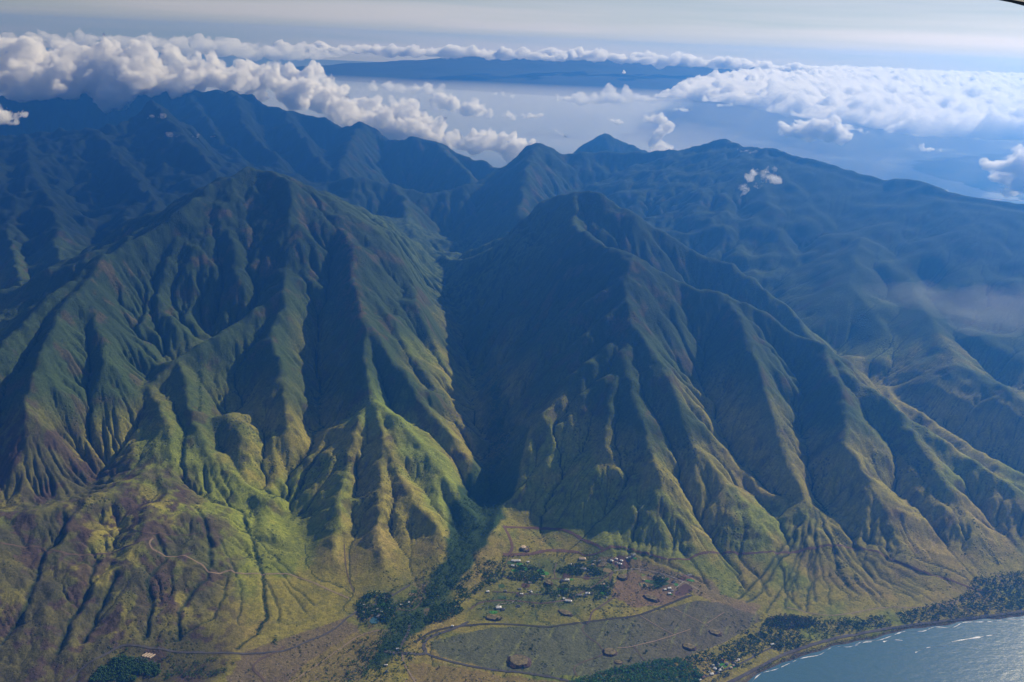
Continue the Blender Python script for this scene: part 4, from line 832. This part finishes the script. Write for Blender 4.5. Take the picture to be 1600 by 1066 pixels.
for a in (
 ('long white-roofed house beside the upper lawn below the red road', 806, 877, 38, 11, 'white', .02),
 ('shorter white-roofed house below the long one by the lawn', 803, 885, 22, 9, 'white', 0),
 ('small white cottage in trees right of the upper lawn', 825, 879, 9, 8, 'white', 0),
 ('small white shed alone in the straw field near the trees', 891, 883, 11, 7, 'white', .1),
 ('tan-roofed house ringed by dark trees at the top of the settlement', 910, 874, 28, 15, 'beige', 0),
 ('pale-roofed house in the crescent of trees', 911, 890, 24, 12, 'grey', .05),
 ('blue-roofed pool house in the crescent of trees', 893, 893, 11, 5, 'dark', 0),
 ('dark-roofed house on the terrace left of the bright garden', 879, 908, 16, 12, 'dark', 0),
 ('white-roofed house on the terrace beside the bright garden', 886, 907, 17, 9, 'white', .1),
 ('white house with wide roof below the oval green lawn', 918, 928, 17, 10, 'white', 0),
 ('grey-roofed house left of the wide-roofed white one', 906, 931, 18, 8, 'grey', .1),
 ('white-roofed house on the small green lawn in the tree rows', 815, 929, 13, 7, 'white', 0),
 ('grey house above the small lawn in the tree rows', 812, 921, 15, 6, 'grey', 0),
 ('white house in dark trees at the left edge of the terraces', 762, 925, 12, 9, 'white', .2),
 ('white villa standing on the oval lawn near the road bend', 942, 914, 18, 9, 'beige', .3),
 ('white house at the left corner of the red earth pad', 956, 877, 11, 9, 'white', -.5),
 ('white house at the top of the red earth pad', 963, 874, 12, 9, 'white', -.5),
 ('grey house in the middle of the red earth pad', 963, 880, 14, 10, 'grey', -.5),
 ('white house at the right end of the red earth pad', 971, 877, 13, 9, 'white', -.4),
 ('white house at the bottom of the red earth pad', 969, 882, 13, 8, 'white', -.4),
 ('grey-roofed house uphill of the red earth pad', 990, 868, 18, 10, 'grey', .5),
 ('small white house at the left end of the upper garden row', 980, 873, 9, 7, 'white', .3),
 ('grey house between the upper garden lawn and the red pad', 985, 871, 14, 8, 'grey', .5),
 ('tan-roofed cottage on the bright garden strip under the driveway', 1006, 907, 9, 7, 'beige', 0),
 ('white house in the middle of the garden under the driveway', 1036, 905, 10, 7, 'white', .2),
 ('dark-roofed house beside the driveway junction', 1053, 909, 15, 11, 'dark', .4),
 ('white house at the left of the tight cluster by the crop rows', 1039, 922, 12, 9, 'white', .2),
 ('white house at the top of the tight cluster by the crop rows', 1046, 920, 13, 9, 'white', .1),
 ('grey house in the middle of the tight cluster by the crop rows', 1050, 924, 12, 8, 'grey', .3),
 ('white house at the bottom of the tight cluster by the crop rows', 1046, 928, 13, 9, 'white', .2),
 ('pale house at the end of the red pad above the long lawn', 1077, 900, 18, 9, 'grey', .3),
 ('white villa with bright roof above the lime green lawn', 779, 950, 20, 13, 'white', .1),
 ('dark-roofed wing right of the villa by the lime green lawn', 786, 953, 16, 12, 'dark', .2),
 ('long white house under the trees of the hedge road', 888, 940, 26, 8, 'white', -.15),
 ('small white house at the left end of the hedge road trees', 881, 936, 10, 8, 'white', .5),
 ('dark blue-roofed shed row on the terrace right of the villa', 810, 948, 16, 7, 'dark', 0),
 ('dark-roofed shed in the terrace middle', 833, 947, 12, 6, 'dark', 0),
 ('white cottage at the top of the wooded left village', 586, 927, 8, 7, 'white', 0),
 ('white cottage at the left edge of the wooded left village', 569, 946, 10, 6, 'white', 0),
 ('pink-roofed cottage left in the wooded village', 571, 951, 10, 8, 'rust', 0),
 ('white house just above the pond', 583, 955, 9, 7, 'white', 0),
 ('white house in trees up and right of the pond', 590, 953, 8, 7, 'white', .3),
 ('small white hut nearest the pond trees on the right', 596, 957, 7, 6, 'white', 0),
 ('white cottage on the bare lane of the left village', 608, 956, 7, 6, 'white', 0),
 ('bright white house in the round grove between village and river', 639, 942, 13, 10, 'white', .5),
 ('small white house left of the bright one in the round grove', 627, 946, 10, 6, 'white', 0),
 ('small white building where the field road meets the bend', 707, 979, 9, 6, 'white', 0),
 ('white shed at the lower road junction', 621, 1015, 9, 6, 'white', 0),
 ('white shed by the bottom track under the junction', 603, 1040, 13, 5, 'white', 0),
 ('grey shed lowest by the bottom track', 604, 1050, 10, 7, 'grey', .4),
 ('orange-red roofed house in the seaside hamlet', 1129, 1033, 17, 11, 'red', -.5),
 ('dark grey-roofed house left of the red roof in the hamlet', 1121, 1038, 15, 9, 'grey', -.5),
 ('white house uphill edge of the seaside hamlet', 1114, 1041, 11, 8, 'white', -.4),
 ('white house in the middle of the seaside hamlet', 1117, 1046, 11, 9, 'white', -.4),
 ('small white house left side of the seaside hamlet', 1108, 1050, 9, 7, 'white', .2),
 ('brightest white house low in the seaside hamlet', 1112, 1054, 13, 9, 'white', .2),
 ('white house right of the middle of the seaside hamlet', 1125, 1048, 12, 9, 'white', .3),
 ('tan house under trees at the right of the hamlet', 1142, 1044, 11, 8, 'beige', .2),
 ('dark-roofed house at the right end of the hamlet lane', 1152, 1040, 15, 10, 'dark', .4),
 ('white house by the lane at the bottom of the hamlet', 1093, 1063, 13, 9, 'white', .4),
 ('pinkish house by the lane at the bottom of the hamlet', 1099, 1059, 12, 8, 'rust', .4),
 ('white house between shore road and sea past the hamlet', 1207, 1008, 16, 8, 'white', .5)):
    house(a[0], a[1], a[2], a[3], a[4], a[5], a[6])
for k, (u, v) in enumerate(((226, 1024), (230, 1024.8), (234, 1025.6), (238, 1026.4))):
    house(('leftmost long pale roof of the four parallel sheds by the dark grove', 'second from left of the four parallel pale sheds', 'third from left of the four parallel pale sheds', 'rightmost of the four parallel pale sheds by the dark grove')[k], u, v, 22, 5.5, 'beige', 1.0, 3.2, 'gable', 'parallel sheds by the left grove', 'shed')

rs_ = random.Random(77)
for k in range(26):
    u_, v_ = (rs_.uniform(780, 955), rs_.uniform(872, 934)); zone_ = ('by the upper lawns below the red road' if v_ < 893 and u_ < 865 else 'around the crescent of trees' if v_ < 900 else 'near the tall square-looking mound' if u_ < 885 else 'between the oval lawn and the hedge road'); house('tiny roof half hidden in trees ' + zone_, u_, v_, rs_.uniform(7, 12), rs_.uniform(5, 8), rs_.choice(['white', 'grey', 'beige', 'dark', 'grey']), rs_.uniform(-.4, .4), group='tiny roofs half hidden ' + zone_)
for k in range(12):
    u_, v_ = (rs_.uniform(563, 612), rs_.uniform(930, 965)); house('tiny pale roof in the dark wood of the left village', u_, v_, rs_.uniform(6, 9), rs_.uniform(5, 7), rs_.choice(['white', 'grey', 'beige', 'rust']), rs_.uniform(-.4, .4), group='tiny roofs in the left village wood')
for k in range(10):
    u_ = rs_.uniform(1092, 1160); house('tiny roof under the trees of the seaside hamlet', u_, 1062 - (u_ - 1092) * .45 + rs_.uniform(-6, 4), rs_.uniform(7, 11), rs_.uniform(6, 8), rs_.choice(['white', 'grey', 'beige', 'dark']), rs_.uniform(-.4, .6), group='tiny roofs under the hamlet trees')
# trees
def crown_mesh(seed, n=26, tall=1.):
    """many small leaf clumps spread through the crown's volume"""
    rnd = random.Random(seed); V = []; F = []; iv, ifc = ico(1)
    for k in range(n):
        a = rnd.uniform(0, 6.28); r = math.sqrt(rnd.random()) * .42; z = rnd.uniform(.25, 1.) * tall; r *= math.sin(min(1., max(.15, (z / tall))) * 2.7 + .2) ** .5 if 0 < math.sin(min(1., max(.15, (z / tall))) * 2.7 + .2) else .3
        s = rnd.uniform(.10, .2); b0 = len(V); cx_, cy_ = r * math.cos(a), r * math.sin(a)
        for p in iv[:12]: pass
        for ux in ((1, 0, 0), (-1, 0, 0), (0, 1, 0), (0, -1, 0), (0, 0, 1), (0, 0, -1)):
            j = rnd.uniform(.7, 1.3); V.append((cx_ + ux[0] * s * j, cy_ + ux[1] * s * j, z + ux[2] * s * j * .8))
        for f in ((0, 2, 4), (2, 1, 4), (1, 3, 4), (3, 0, 4), (2, 0, 5), (1, 2, 5), (3, 1, 5), (0, 3, 5)): F.append(tuple(b0 + q for q in f))
    return np.array(V), np.array(F)
CR = [crown_mesh(i, n_, t_) for i, (n_, t_) in enumerate([(14, 1.), (12, .8), (16, 1.1), (13, .9), (12, .7)])]
CRF = [crown_mesh(50 + i, n_, t_) for i, (n_, t_) in enumerate([(5, .9), (6, .8), (5, 1.)])]
def wood(name, pts, size, mat, seed, lib=None, **props):
    """a wood that reads as one mass: all its crowns in one object"""
    rnd = np.random.RandomState(seed); lib = lib or CRF; g = ground(pts[:, 0], pts[:, 1]); VV = []; FF = []; n = 0
    for k in range(len(lib)):
        sel = np.arange(len(pts)) % len(lib) == k; P = pts[sel]; G = g[sel]
        if len(P) == 0: continue
        s = size * rnd.uniform(.45, 1.5, len(P)); a = rnd.uniform(0, 6.28, len(P)); v, f = lib[k]
        ca, sa = np.cos(a)[:, None], np.sin(a)[:, None]
        x = (v[None, :, 0] * ca - v[None, :, 1] * sa) * s[:, None] + P[:, 0:1]; y = (v[None, :, 0] * sa + v[None, :, 1] * ca) * s[:, None] + P[:, 1:2]
        z = v[None, :, 2] * s[:, None] * .75 + G[:, None]
        VV.append(np.stack([x, y, z], -1).reshape(-1, 3)); FF.append((f[None] + (np.arange(len(P)) * len(v))[:, None, None]).reshape(-1, 3) + n); n += len(P) * len(v)
    V = np.concatenate(VV); F = np.concatenate(FF); me = bpy.data.meshes.new(name)
    me.vertices.add(len(V)); me.vertices.foreach_set('co', V.astype(np.float32).ravel()); me.loops.add(len(F) * 3); me.loops.foreach_set('vertex_index', F.astype(np.int32).ravel())
    me.polygons.add(len(F)); me.polygons.foreach_set('loop_start', np.arange(0, len(F) * 3, 3, dtype=np.int32)); me.polygons.foreach_set('loop_total', np.full(len(F), 3, np.int32)); me.update(calc_edges=True)
    o = link(name, me, M[mat]); o['kind'] = 'stuff'
    for k, v in props.items(): o[k] = v
    print(name, len(pts), len(F)); return o
def scatter(poly, n, seed, dens=None):
    P = np.array(poly); rnd = np.random.RandomState(seed); q = rnd.uniform(P.min(0), P.max(0), (n, 2)); k = in_poly([tuple(p) for p in poly], q[:, 0], q[:, 1])
    if dens is not None: k &= rnd.rand(n) < dens(q[:, 0], q[:, 1])
    return q[k]
pg = lambda L_: px_poly(L_)
noise_d = lambda th, sc=90.: (lambda x, y: (fbm(x / sc, y / sc, 3, 61) > th).astype(float))
wood('forest', scatter(pg([(865,1080),(900,1062),(960,1045),(1020,1032),(1060,1029),(1085,1040),(1100,1056),(1080,1080)]), 5200, 1), 10, 'crown_wood', 1, label='dense bright green forest at the bottom right of the big field')
wood('shore_fringe', np.concatenate([np.stack([xx_, coast_y(xx_) + dd_], 1) for dd_ in (5, 10, 16) for xx_ in [np.arange(880, 2300, 6.) + dd_]])[::1], 6, 'crown_dark', 31)
shore = pg([(1085,1040),(1065,1030),(1130,1008),(1185,988),(1200,965),(1230,962),(1300,968),(1370,963),(1420,955),(1480,940),(1510,928),(1520,905),(1560,896),(1620,893),(1640,946),(1560,958),(1500,964),(1420,974),(1350,985),(1300,995),(1260,1006),(1230,1016),(1200,1012),(1150,1030),(1110,1040)])
wood('shore_woods', scatter(shore, 22000, 2, noise_d(-.62)), 11, 'crown_dark', 2, label='dark belt of trees between the grass fan and the coast road')
wood('pale_thicket', scatter(pg([(1195,968),(1225,960),(1265,965),(1270,978),(1225,985),(1200,980)]), 900, 3), 8, 'crown_grey', 3, label='grey leafless thicket in the shore trees')
vc = [sight(*q)[:2] for q in VALLEYS['center'][1]][4:]
cp = resample(vc, 12.); rnd_ = np.random.RandomState(5); q = np.repeat(cp, 20, 0); wdt = np.interp(q[:, 1], [2300, 2700, 3000, 3300, 3900, 4600], [48, 55, 55, 55, 26, 14])
q = q + rnd_.normal(0, 1, q.shape) * wdt[:, None] * .75; q = q[fbm(q[:, 0] / 70, q[:, 1] / 70, 2, 71) > -.5]
wood('riverside_woods', q, 10, 'crown_dark', 4, label='dark riverside trees filling the valley floor between the two mountains')
for nm_, L_, n_, sz, mt_, th in (
 ('orchard_woods', [(795,885),(850,884),(850,900),(835,912),(795,905)], 700, 10, 'crown_dark', -.3),
 ('terrace_trees', [(655,925),(715,905),(760,880),(790,868),(790,905),(760,915),(720,945),(690,950)], 2000, 11, 'crown_dark', -.15),
 ('crescent_grove', [(868,893),(890,884),(905,881),(930,887),(945,897),(925,900),(900,898),(880,898)], 800, 10, 'crown_dark', -.5),
 ('garden_trees', [(1003,897),(1030,898),(1045,905),(1035,915),(1022,922),(1005,922)], 600, 8, 'crown_mid', -.2),
 ('village_trees', [(845,917),(895,912),(930,915),(960,905),(964,925),(935,938),(900,935),(850,935)], 1500, 9, 'crown_dark', -.1),
 ('left_village_woods', [(556,945),(575,925),(610,930),(620,955),(605,975),(575,980),(560,962)], 1300, 11, 'crown_dark', -.4),
 ('round_grove', [(620,945),(640,935),(650,940),(645,950),(628,952)], 180, 8, 'crown_dark', -.9),
 ('river_bend_woods', [(665,965),(680,945),(715,940),(725,955),(700,968),(670,975)], 1000, 10, 'crown_mid', -.5),
 ('hamlet_trees', [(1078,1066),(1105,1045),(1130,1028),(1165,1022),(1195,1015),(1180,1035),(1150,1050),(1110,1070)], 1400, 9, 'crown_dark', -.1),
 ('left_grove', [(140,1066),(160,1040),(190,1025),(215,1030),(250,1040),(250,1055),(220,1066)], 2000, 11, 'crown_dark', -.35),
 ('left_scrub_woods', [(240,1066),(270,1040),(330,1030),(370,1028),(360,1048),(300,1066)], 900, 8, 'crown_mid', .05),
 ('grass_fan_bushes', [(1150,900),(1300,860),(1430,890),(1500,915),(1440,940),(1300,960),(1200,945)], 1500, 4.5, 'crown_dark', .12),
 ('dry_field_bushes', [(430,1066),(520,1000),(560,985),(600,1000),(560,1066)], 700, 6, 'crown_dark', .1),
 ('bottom_field_bushes', [(640,1030),(700,1036),(780,1052),(880,1066),(880,1085),(640,1085)], 600, 5, 'crown_dark', .1),
 ('river_flat_bushes', [(600,955),(640,925),(700,905),(715,920),(670,945),(620,962)], 1400, 7, 'crown_mid', -.1)):
    wood(nm_, scatter(pg(L_), n_, hash_name(nm_), noise_d(th, 60.)), sz, mt_, 9)
def line_pts(px, step, jit, seed):
    P = resample([on_ground(u, v) for u, v in px], step); return P + np.random.RandomState(seed).normal(0, jit, P.shape)
wood('hedge_trees', np.concatenate([line_pts(p_, 5, 2.5, 4) for p_ in ([(738,948),(760,938),(800,936),(850,940),(880,936),(900,928),(930,912),(945,900)], [(745,953),(800,943),(850,947),(885,943),(905,933)], [(958,889),(985,886),(1010,888),(1040,895),(1075,907),(1095,918)], [(788,870),(850,868),(905,866),(930,872),(945,885)], [(786,870),(788,895),(775,910),(740,925)], [(865,893),(870,880),(895,868)], [(560,965),(600,930),(640,912),(690,890)], [(985,390),(986,391)])]), 7, 'crown_dark', 7)
# bushes in the stream beds of slopes and fans
k_ = (np.log10(np.maximum(A, 1)) > 4.25) & (pl > 4) & (Y < 4300) & (Z < 420); gi = np.nonzero(k_); rg = np.random.RandomState(8); se = rg.rand(len(gi[0])) < min(1, 5200 / max(1, len(gi[0])))
q = np.stack([X[gi][se], Y[gi][se]], 1) + rg.normal(0, 4, (se.sum(), 2))
wood('gully_bushes', q, 6, 'crown_dark', 11, lib=[crown_mesh(70 + i, 3, .8) for i in range(3)])
for nm_, st_ in (('left_stream', 6.5), ('left_stream3', 6), ('right_stream', 6), ('right_stream2', 6), ('right_stream3', 6)):
    c_ = resample([sight(*q_)[:2] for q_ in VALLEYS[nm_][1]], 5.)
    # settle each bush in the true low line beside the sighted one
    best = c_.copy(); bz = ground(c_[:, 0], c_[:, 1])
    for dx_ in range(-40, 41, 5):
        zz_ = ground(c_[:, 0] + dx_, c_[:, 1]); k__ = zz_ < bz; bz = np.where(k__, zz_, bz); best[k__, 0] = c_[k__, 0] + dx_
    q = np.concatenate([best, best]) + rg.normal(0, 4, (2 * len(best), 2)); wood('stream_bushes', q, 8, 'crown_dark', 14)
sc_ = scatter(pg([(730,960),(790,868),(950,868),(1100,905),(1090,930),(1000,955),(900,968),(780,970)]), 1500, 21); sc_ = sc_[fbm(sc_[:, 0] / 45, sc_[:, 1] / 45, 3, 63) > .0]
wood('settlement_trees', sc_, 7, 'crown_dark', 12)
sc_ = scatter(pg([(560,1066),(600,1000),(700,985),(640,1040),(640,1066)]), 500, 22); wood('river_mouth_trees', sc_, 8, 'crown_dark', 13)
# single trees
tm = {}
for i in range(5):
    v, f = CR[i]; s = 9. + i; me = bpy.data.meshes.new('crown'); me.from_pydata((v * s * (1, 1, .8)).tolist(), [], f.tolist()); me.materials.append(M[('crown_dark', 'crown_mid', 'crown_olive', 'crown_dark', 'crown_mid')[i]])
    bm = bmesh.new(); bmesh.ops.create_cone(bm, cap_ends=True, segments=6, radius1=.5, radius2=.2, depth=s * .5, matrix=Matrix.Translation((0, 0, s * .25 - .5))); tk = bpy.data.meshes.new('trunk'); bm.to_mesh(tk); bm.free(); tk.materials.append(M['bark']); tm[i] = (me, tk)
rt = random.Random(12)
def tree(u, v, label, kind=None, sc=1., group='single trees standing in the open'):
    c = on_ground(u, v); i = rt.randrange(5) if kind is None else kind; r = bpy.data.objects.new('tree', None); col.objects.link(r); r.location = c; r.rotation_euler.z = rt.uniform(0, 6); r.scale = (sc,) * 3
    r['label'] = label; r['category'] = 'tree'; r['group'] = group
    for nm_, me in (('crown', tm[i][0]), ('trunk', tm[i][1])): o = bpy.data.objects.new(nm_, me); col.objects.link(o); o.parent = r
for u, v, lb in ((985,1031,'lone dark tree at the forest edge below the field corner'),(1009,1019,'single small tree in the middle of the lower brown field'),(747,1014,'lone dark bush tree in the left part of the big field'),(832,1012,'lone dark tree above the largest mound'),
  (950,991,'small tree beside the track right of the field lane'),(962,930,'round tree at the bend of the lane below the settlement'),(968,930,'second tree right of the lane bend'),(922,953,'dark tree beside the winding lane'),(1013,880,'tree beside the upper gardens'),(1016,871,'dark round tree above the straw strip'),
  (1091,925,'large dark tree at the end of the driveway'),(1096,929,'dark tree below the end of the driveway'),(1080,926,'dark tree beside the crop rows'),(783,968,'tall dark tree right of the dark mound'),(778,969,'tree close against the dark mound'),(757,966,'tree at the left foot of the dark mound'),
  (868,938,'big dark tree at the hedge road'),(860,903,'dark tree behind the square mound'),(848,905,'tall dark tree left of the square mound'),(1160,990,'dark tree alone at the far right of the field'),(1168,988,'second tree at the far right of the field'),
  (566,1003,'dark tree on the dry slope left of the river'),(575,998,'tree above the dry slope left of the river'),(553,1012,'tree on the dry slope lower down'),(592,1010,'tree on the dry slope near the river woods'),(545,1018,'lowest tree on the dry slope'),(265,1026,'round tree on the pinkish ground right of the sheds'),(268,1032,'tree on the pinkish ground below the round one'),(272,1042,'tree lower on the pinkish ground'),(255,1032,'tree just right of the pale sheds'),(320,1045,'tree beside the bottom left track'),(198,1016,'tree above the sheds by the road')):
    tree(u, v, lb, sc=1.15)
for kk, (u0, v0, u1, v1, n_, lb) in enumerate(((1380,860,1540,900,14,'small trees scattered on the grass fan near the gully mouth'),(280,1030,400,1066,14,'small trees scattered on the bare ground at lower left'),(660,1035,900,1066,16,'small trees scattered along the bottom edge of the big field'),(470,1020,560,1066,14,'small trees scattered on the dry flats by the river'),(700,985,900,1040,6,'tiny bushes dotted over the big brown field'),(980,960,1160,1020,8,'tiny bushes dotted over the right brown fields'))):
    for q in range(n_): tree(rt.uniform(u0, u1), rt.uniform(v0, v1), lb, sc=rt.uniform(.5, .9), group=lb)

# surf
shx = np.arange(850, 2500, 12.); shy = coast_y(shx) - 14 + 6 * np.sin(shx / 23.); P_ = np.stack([shx, shy], 1)
def foam(name, P, w, seed, z=.35):
    P = resample(list(P), 6.); T = np.gradient(P, axis=0); T /= np.linalg.norm(T, axis=1)[:, None] + 1e-9; Nn_ = np.stack([-T[:, 1], T[:, 0]], 1)
    ww = w * np.clip(.5 + 1.3 * fbm(P[:, 0] / 30, P[:, 1] / 30, 3, seed), .03, 2); n = len(P)
    co = np.concatenate([np.column_stack([P + Nn_ * (ww * k)[:, None], np.full(n, z + (.5 if k == 0 else 0))]) for k in (-1, 0, 1)])
    F = [(a * n + i, a * n + i + 1, (a + 1) * n + i + 1, (a + 1) * n + i) for a in range(2) for i in range(n - 1)]
    me = bpy.data.meshes.new(name); me.from_pydata(co.tolist(), [], F); o = link(name, me, M['foam']); o['kind'] = 'stuff'; return o
foam('surf', P_, 1.7, 4)
for L_, w_, s_ in (([(1487,1003),(1510,999),(1535,995),(1560,991)], 3.0, 9), ([(1380,1003),(1395,1000),(1410,1001)], 2., 12), ([(1430,1020),(1450,1012),(1480,1010)], 1.5, 15), ([(1335,1010),(1350,1004),(1362,1003)], 2.2, 17)):
    foam('breaker', [at_z(u, v, 0)[:2] for u, v in L_], w_, s_)
# vehicles on the coast road
def car(label, u, v, body, rot=.45):
    c = on_ground(u, v); r = bpy.data.objects.new('car', None); col.objects.link(r); r.location = (c[0], c[1], c[2] + 1.55); r.rotation_euler.z = rot; r['label'] = label; r['category'] = 'car'; r['group'] = 'cars on the coast road'
    def bx(nm_, x0, x1, y, z0, z1, tap, mt_):
        V = [(x0, -y, z0), (x1, -y, z0), (x1, y, z0), (x0, y, z0), (x0 + tap, -y + tap * .3, z1), (x1 - tap, -y + tap * .3, z1), (x1 - tap, y - tap * .3, z1), (x0 + tap, y - tap * .3, z1)]
        me = bpy.data.meshes.new(nm_); me.from_pydata(V, [], [(0, 3, 2, 1), (4, 5, 6, 7), (0, 1, 5, 4), (1, 2, 6, 5), (2, 3, 7, 6), (3, 0, 4, 7)]); link(nm_, me, M[mt_], r)
    bx('body', -2.4, 2.4, .95, .35, 1.0, .12, body); bx('cabin', -1.5, 1.1, .85, 1.0, 1.65, .45, 'window')
    for x in (-1.5, 1.5):
        for y in (-.9, .9):
            bm = bmesh.new(); bmesh.ops.create_cone(bm, cap_ends=True, segments=12, radius1=.36, radius2=.36, depth=.25, matrix=Matrix.Translation((x, y, .36)) @ Matrix.Rotation(math.pi / 2, 4, 'X')); me = bpy.data.meshes.new('wheel'); bm.to_mesh(me); bm.free(); link('wheel', me, M['dark'], r)
car('white car on the coast road near the right edge', 1536, 964, 'white'); car('white car on the coast road right of the hamlet', 1237, 1018, 'white'); car('dark car on the coast road by the shore bend', 1305, 998, 'dark'); car('silver car on the coast road below the grass fan', 1400, 981, 'metal')
# the edge of the photographer's aircraft wing, at top right
wp = [_dir(u, v) for u, v in ((1535, -40), (1560, 0), (1600, 7.5), (1700, 34))]
root = bpy.data.objects.new('aircraft_wing', None); col.objects.link(root); root['label'] = 'dark tip of an aircraft wing cutting the top right corner'; root['category'] = 'wing'
V = []
for d_ in wp:
    t = 9. / d_[1]; V.append((d_[0] * t, 9., CAM_H + d_[2] * t))
root.location = V[2]; n = len(V); W_ = []
for k, (x, y, z) in enumerate(V):
    x -= V[2][0]; y -= V[2][1]; z -= V[2][2]; W_ += [(x, y - .03, z + .02), (x, y, z), (x, y + .25, z + .03), (x + .05, y + .9, z + .14), (x + .05, y + .8, z + .2), (x, y + .1, z + .12)]
F = [(6 * k + a, 6 * k + (a + 1) % 6, 6 * (k + 1) + (a + 1) % 6, 6 * (k + 1) + a) for k in range(n - 1) for a in range(6)] + [tuple(range(6)), tuple(range(6 * n - 1, 6 * n - 7, -1))]
me = bpy.data.meshes.new('wing_skin'); me.from_pydata(W_, [], F); link('wing_skin', me, M['dark'], root)
print('objects', len(bpy.data.objects), 'tris', sum(len(o.data.polygons) for o in bpy.data.objects if o.type == 'MESH'), 'time', time.time() - T0)
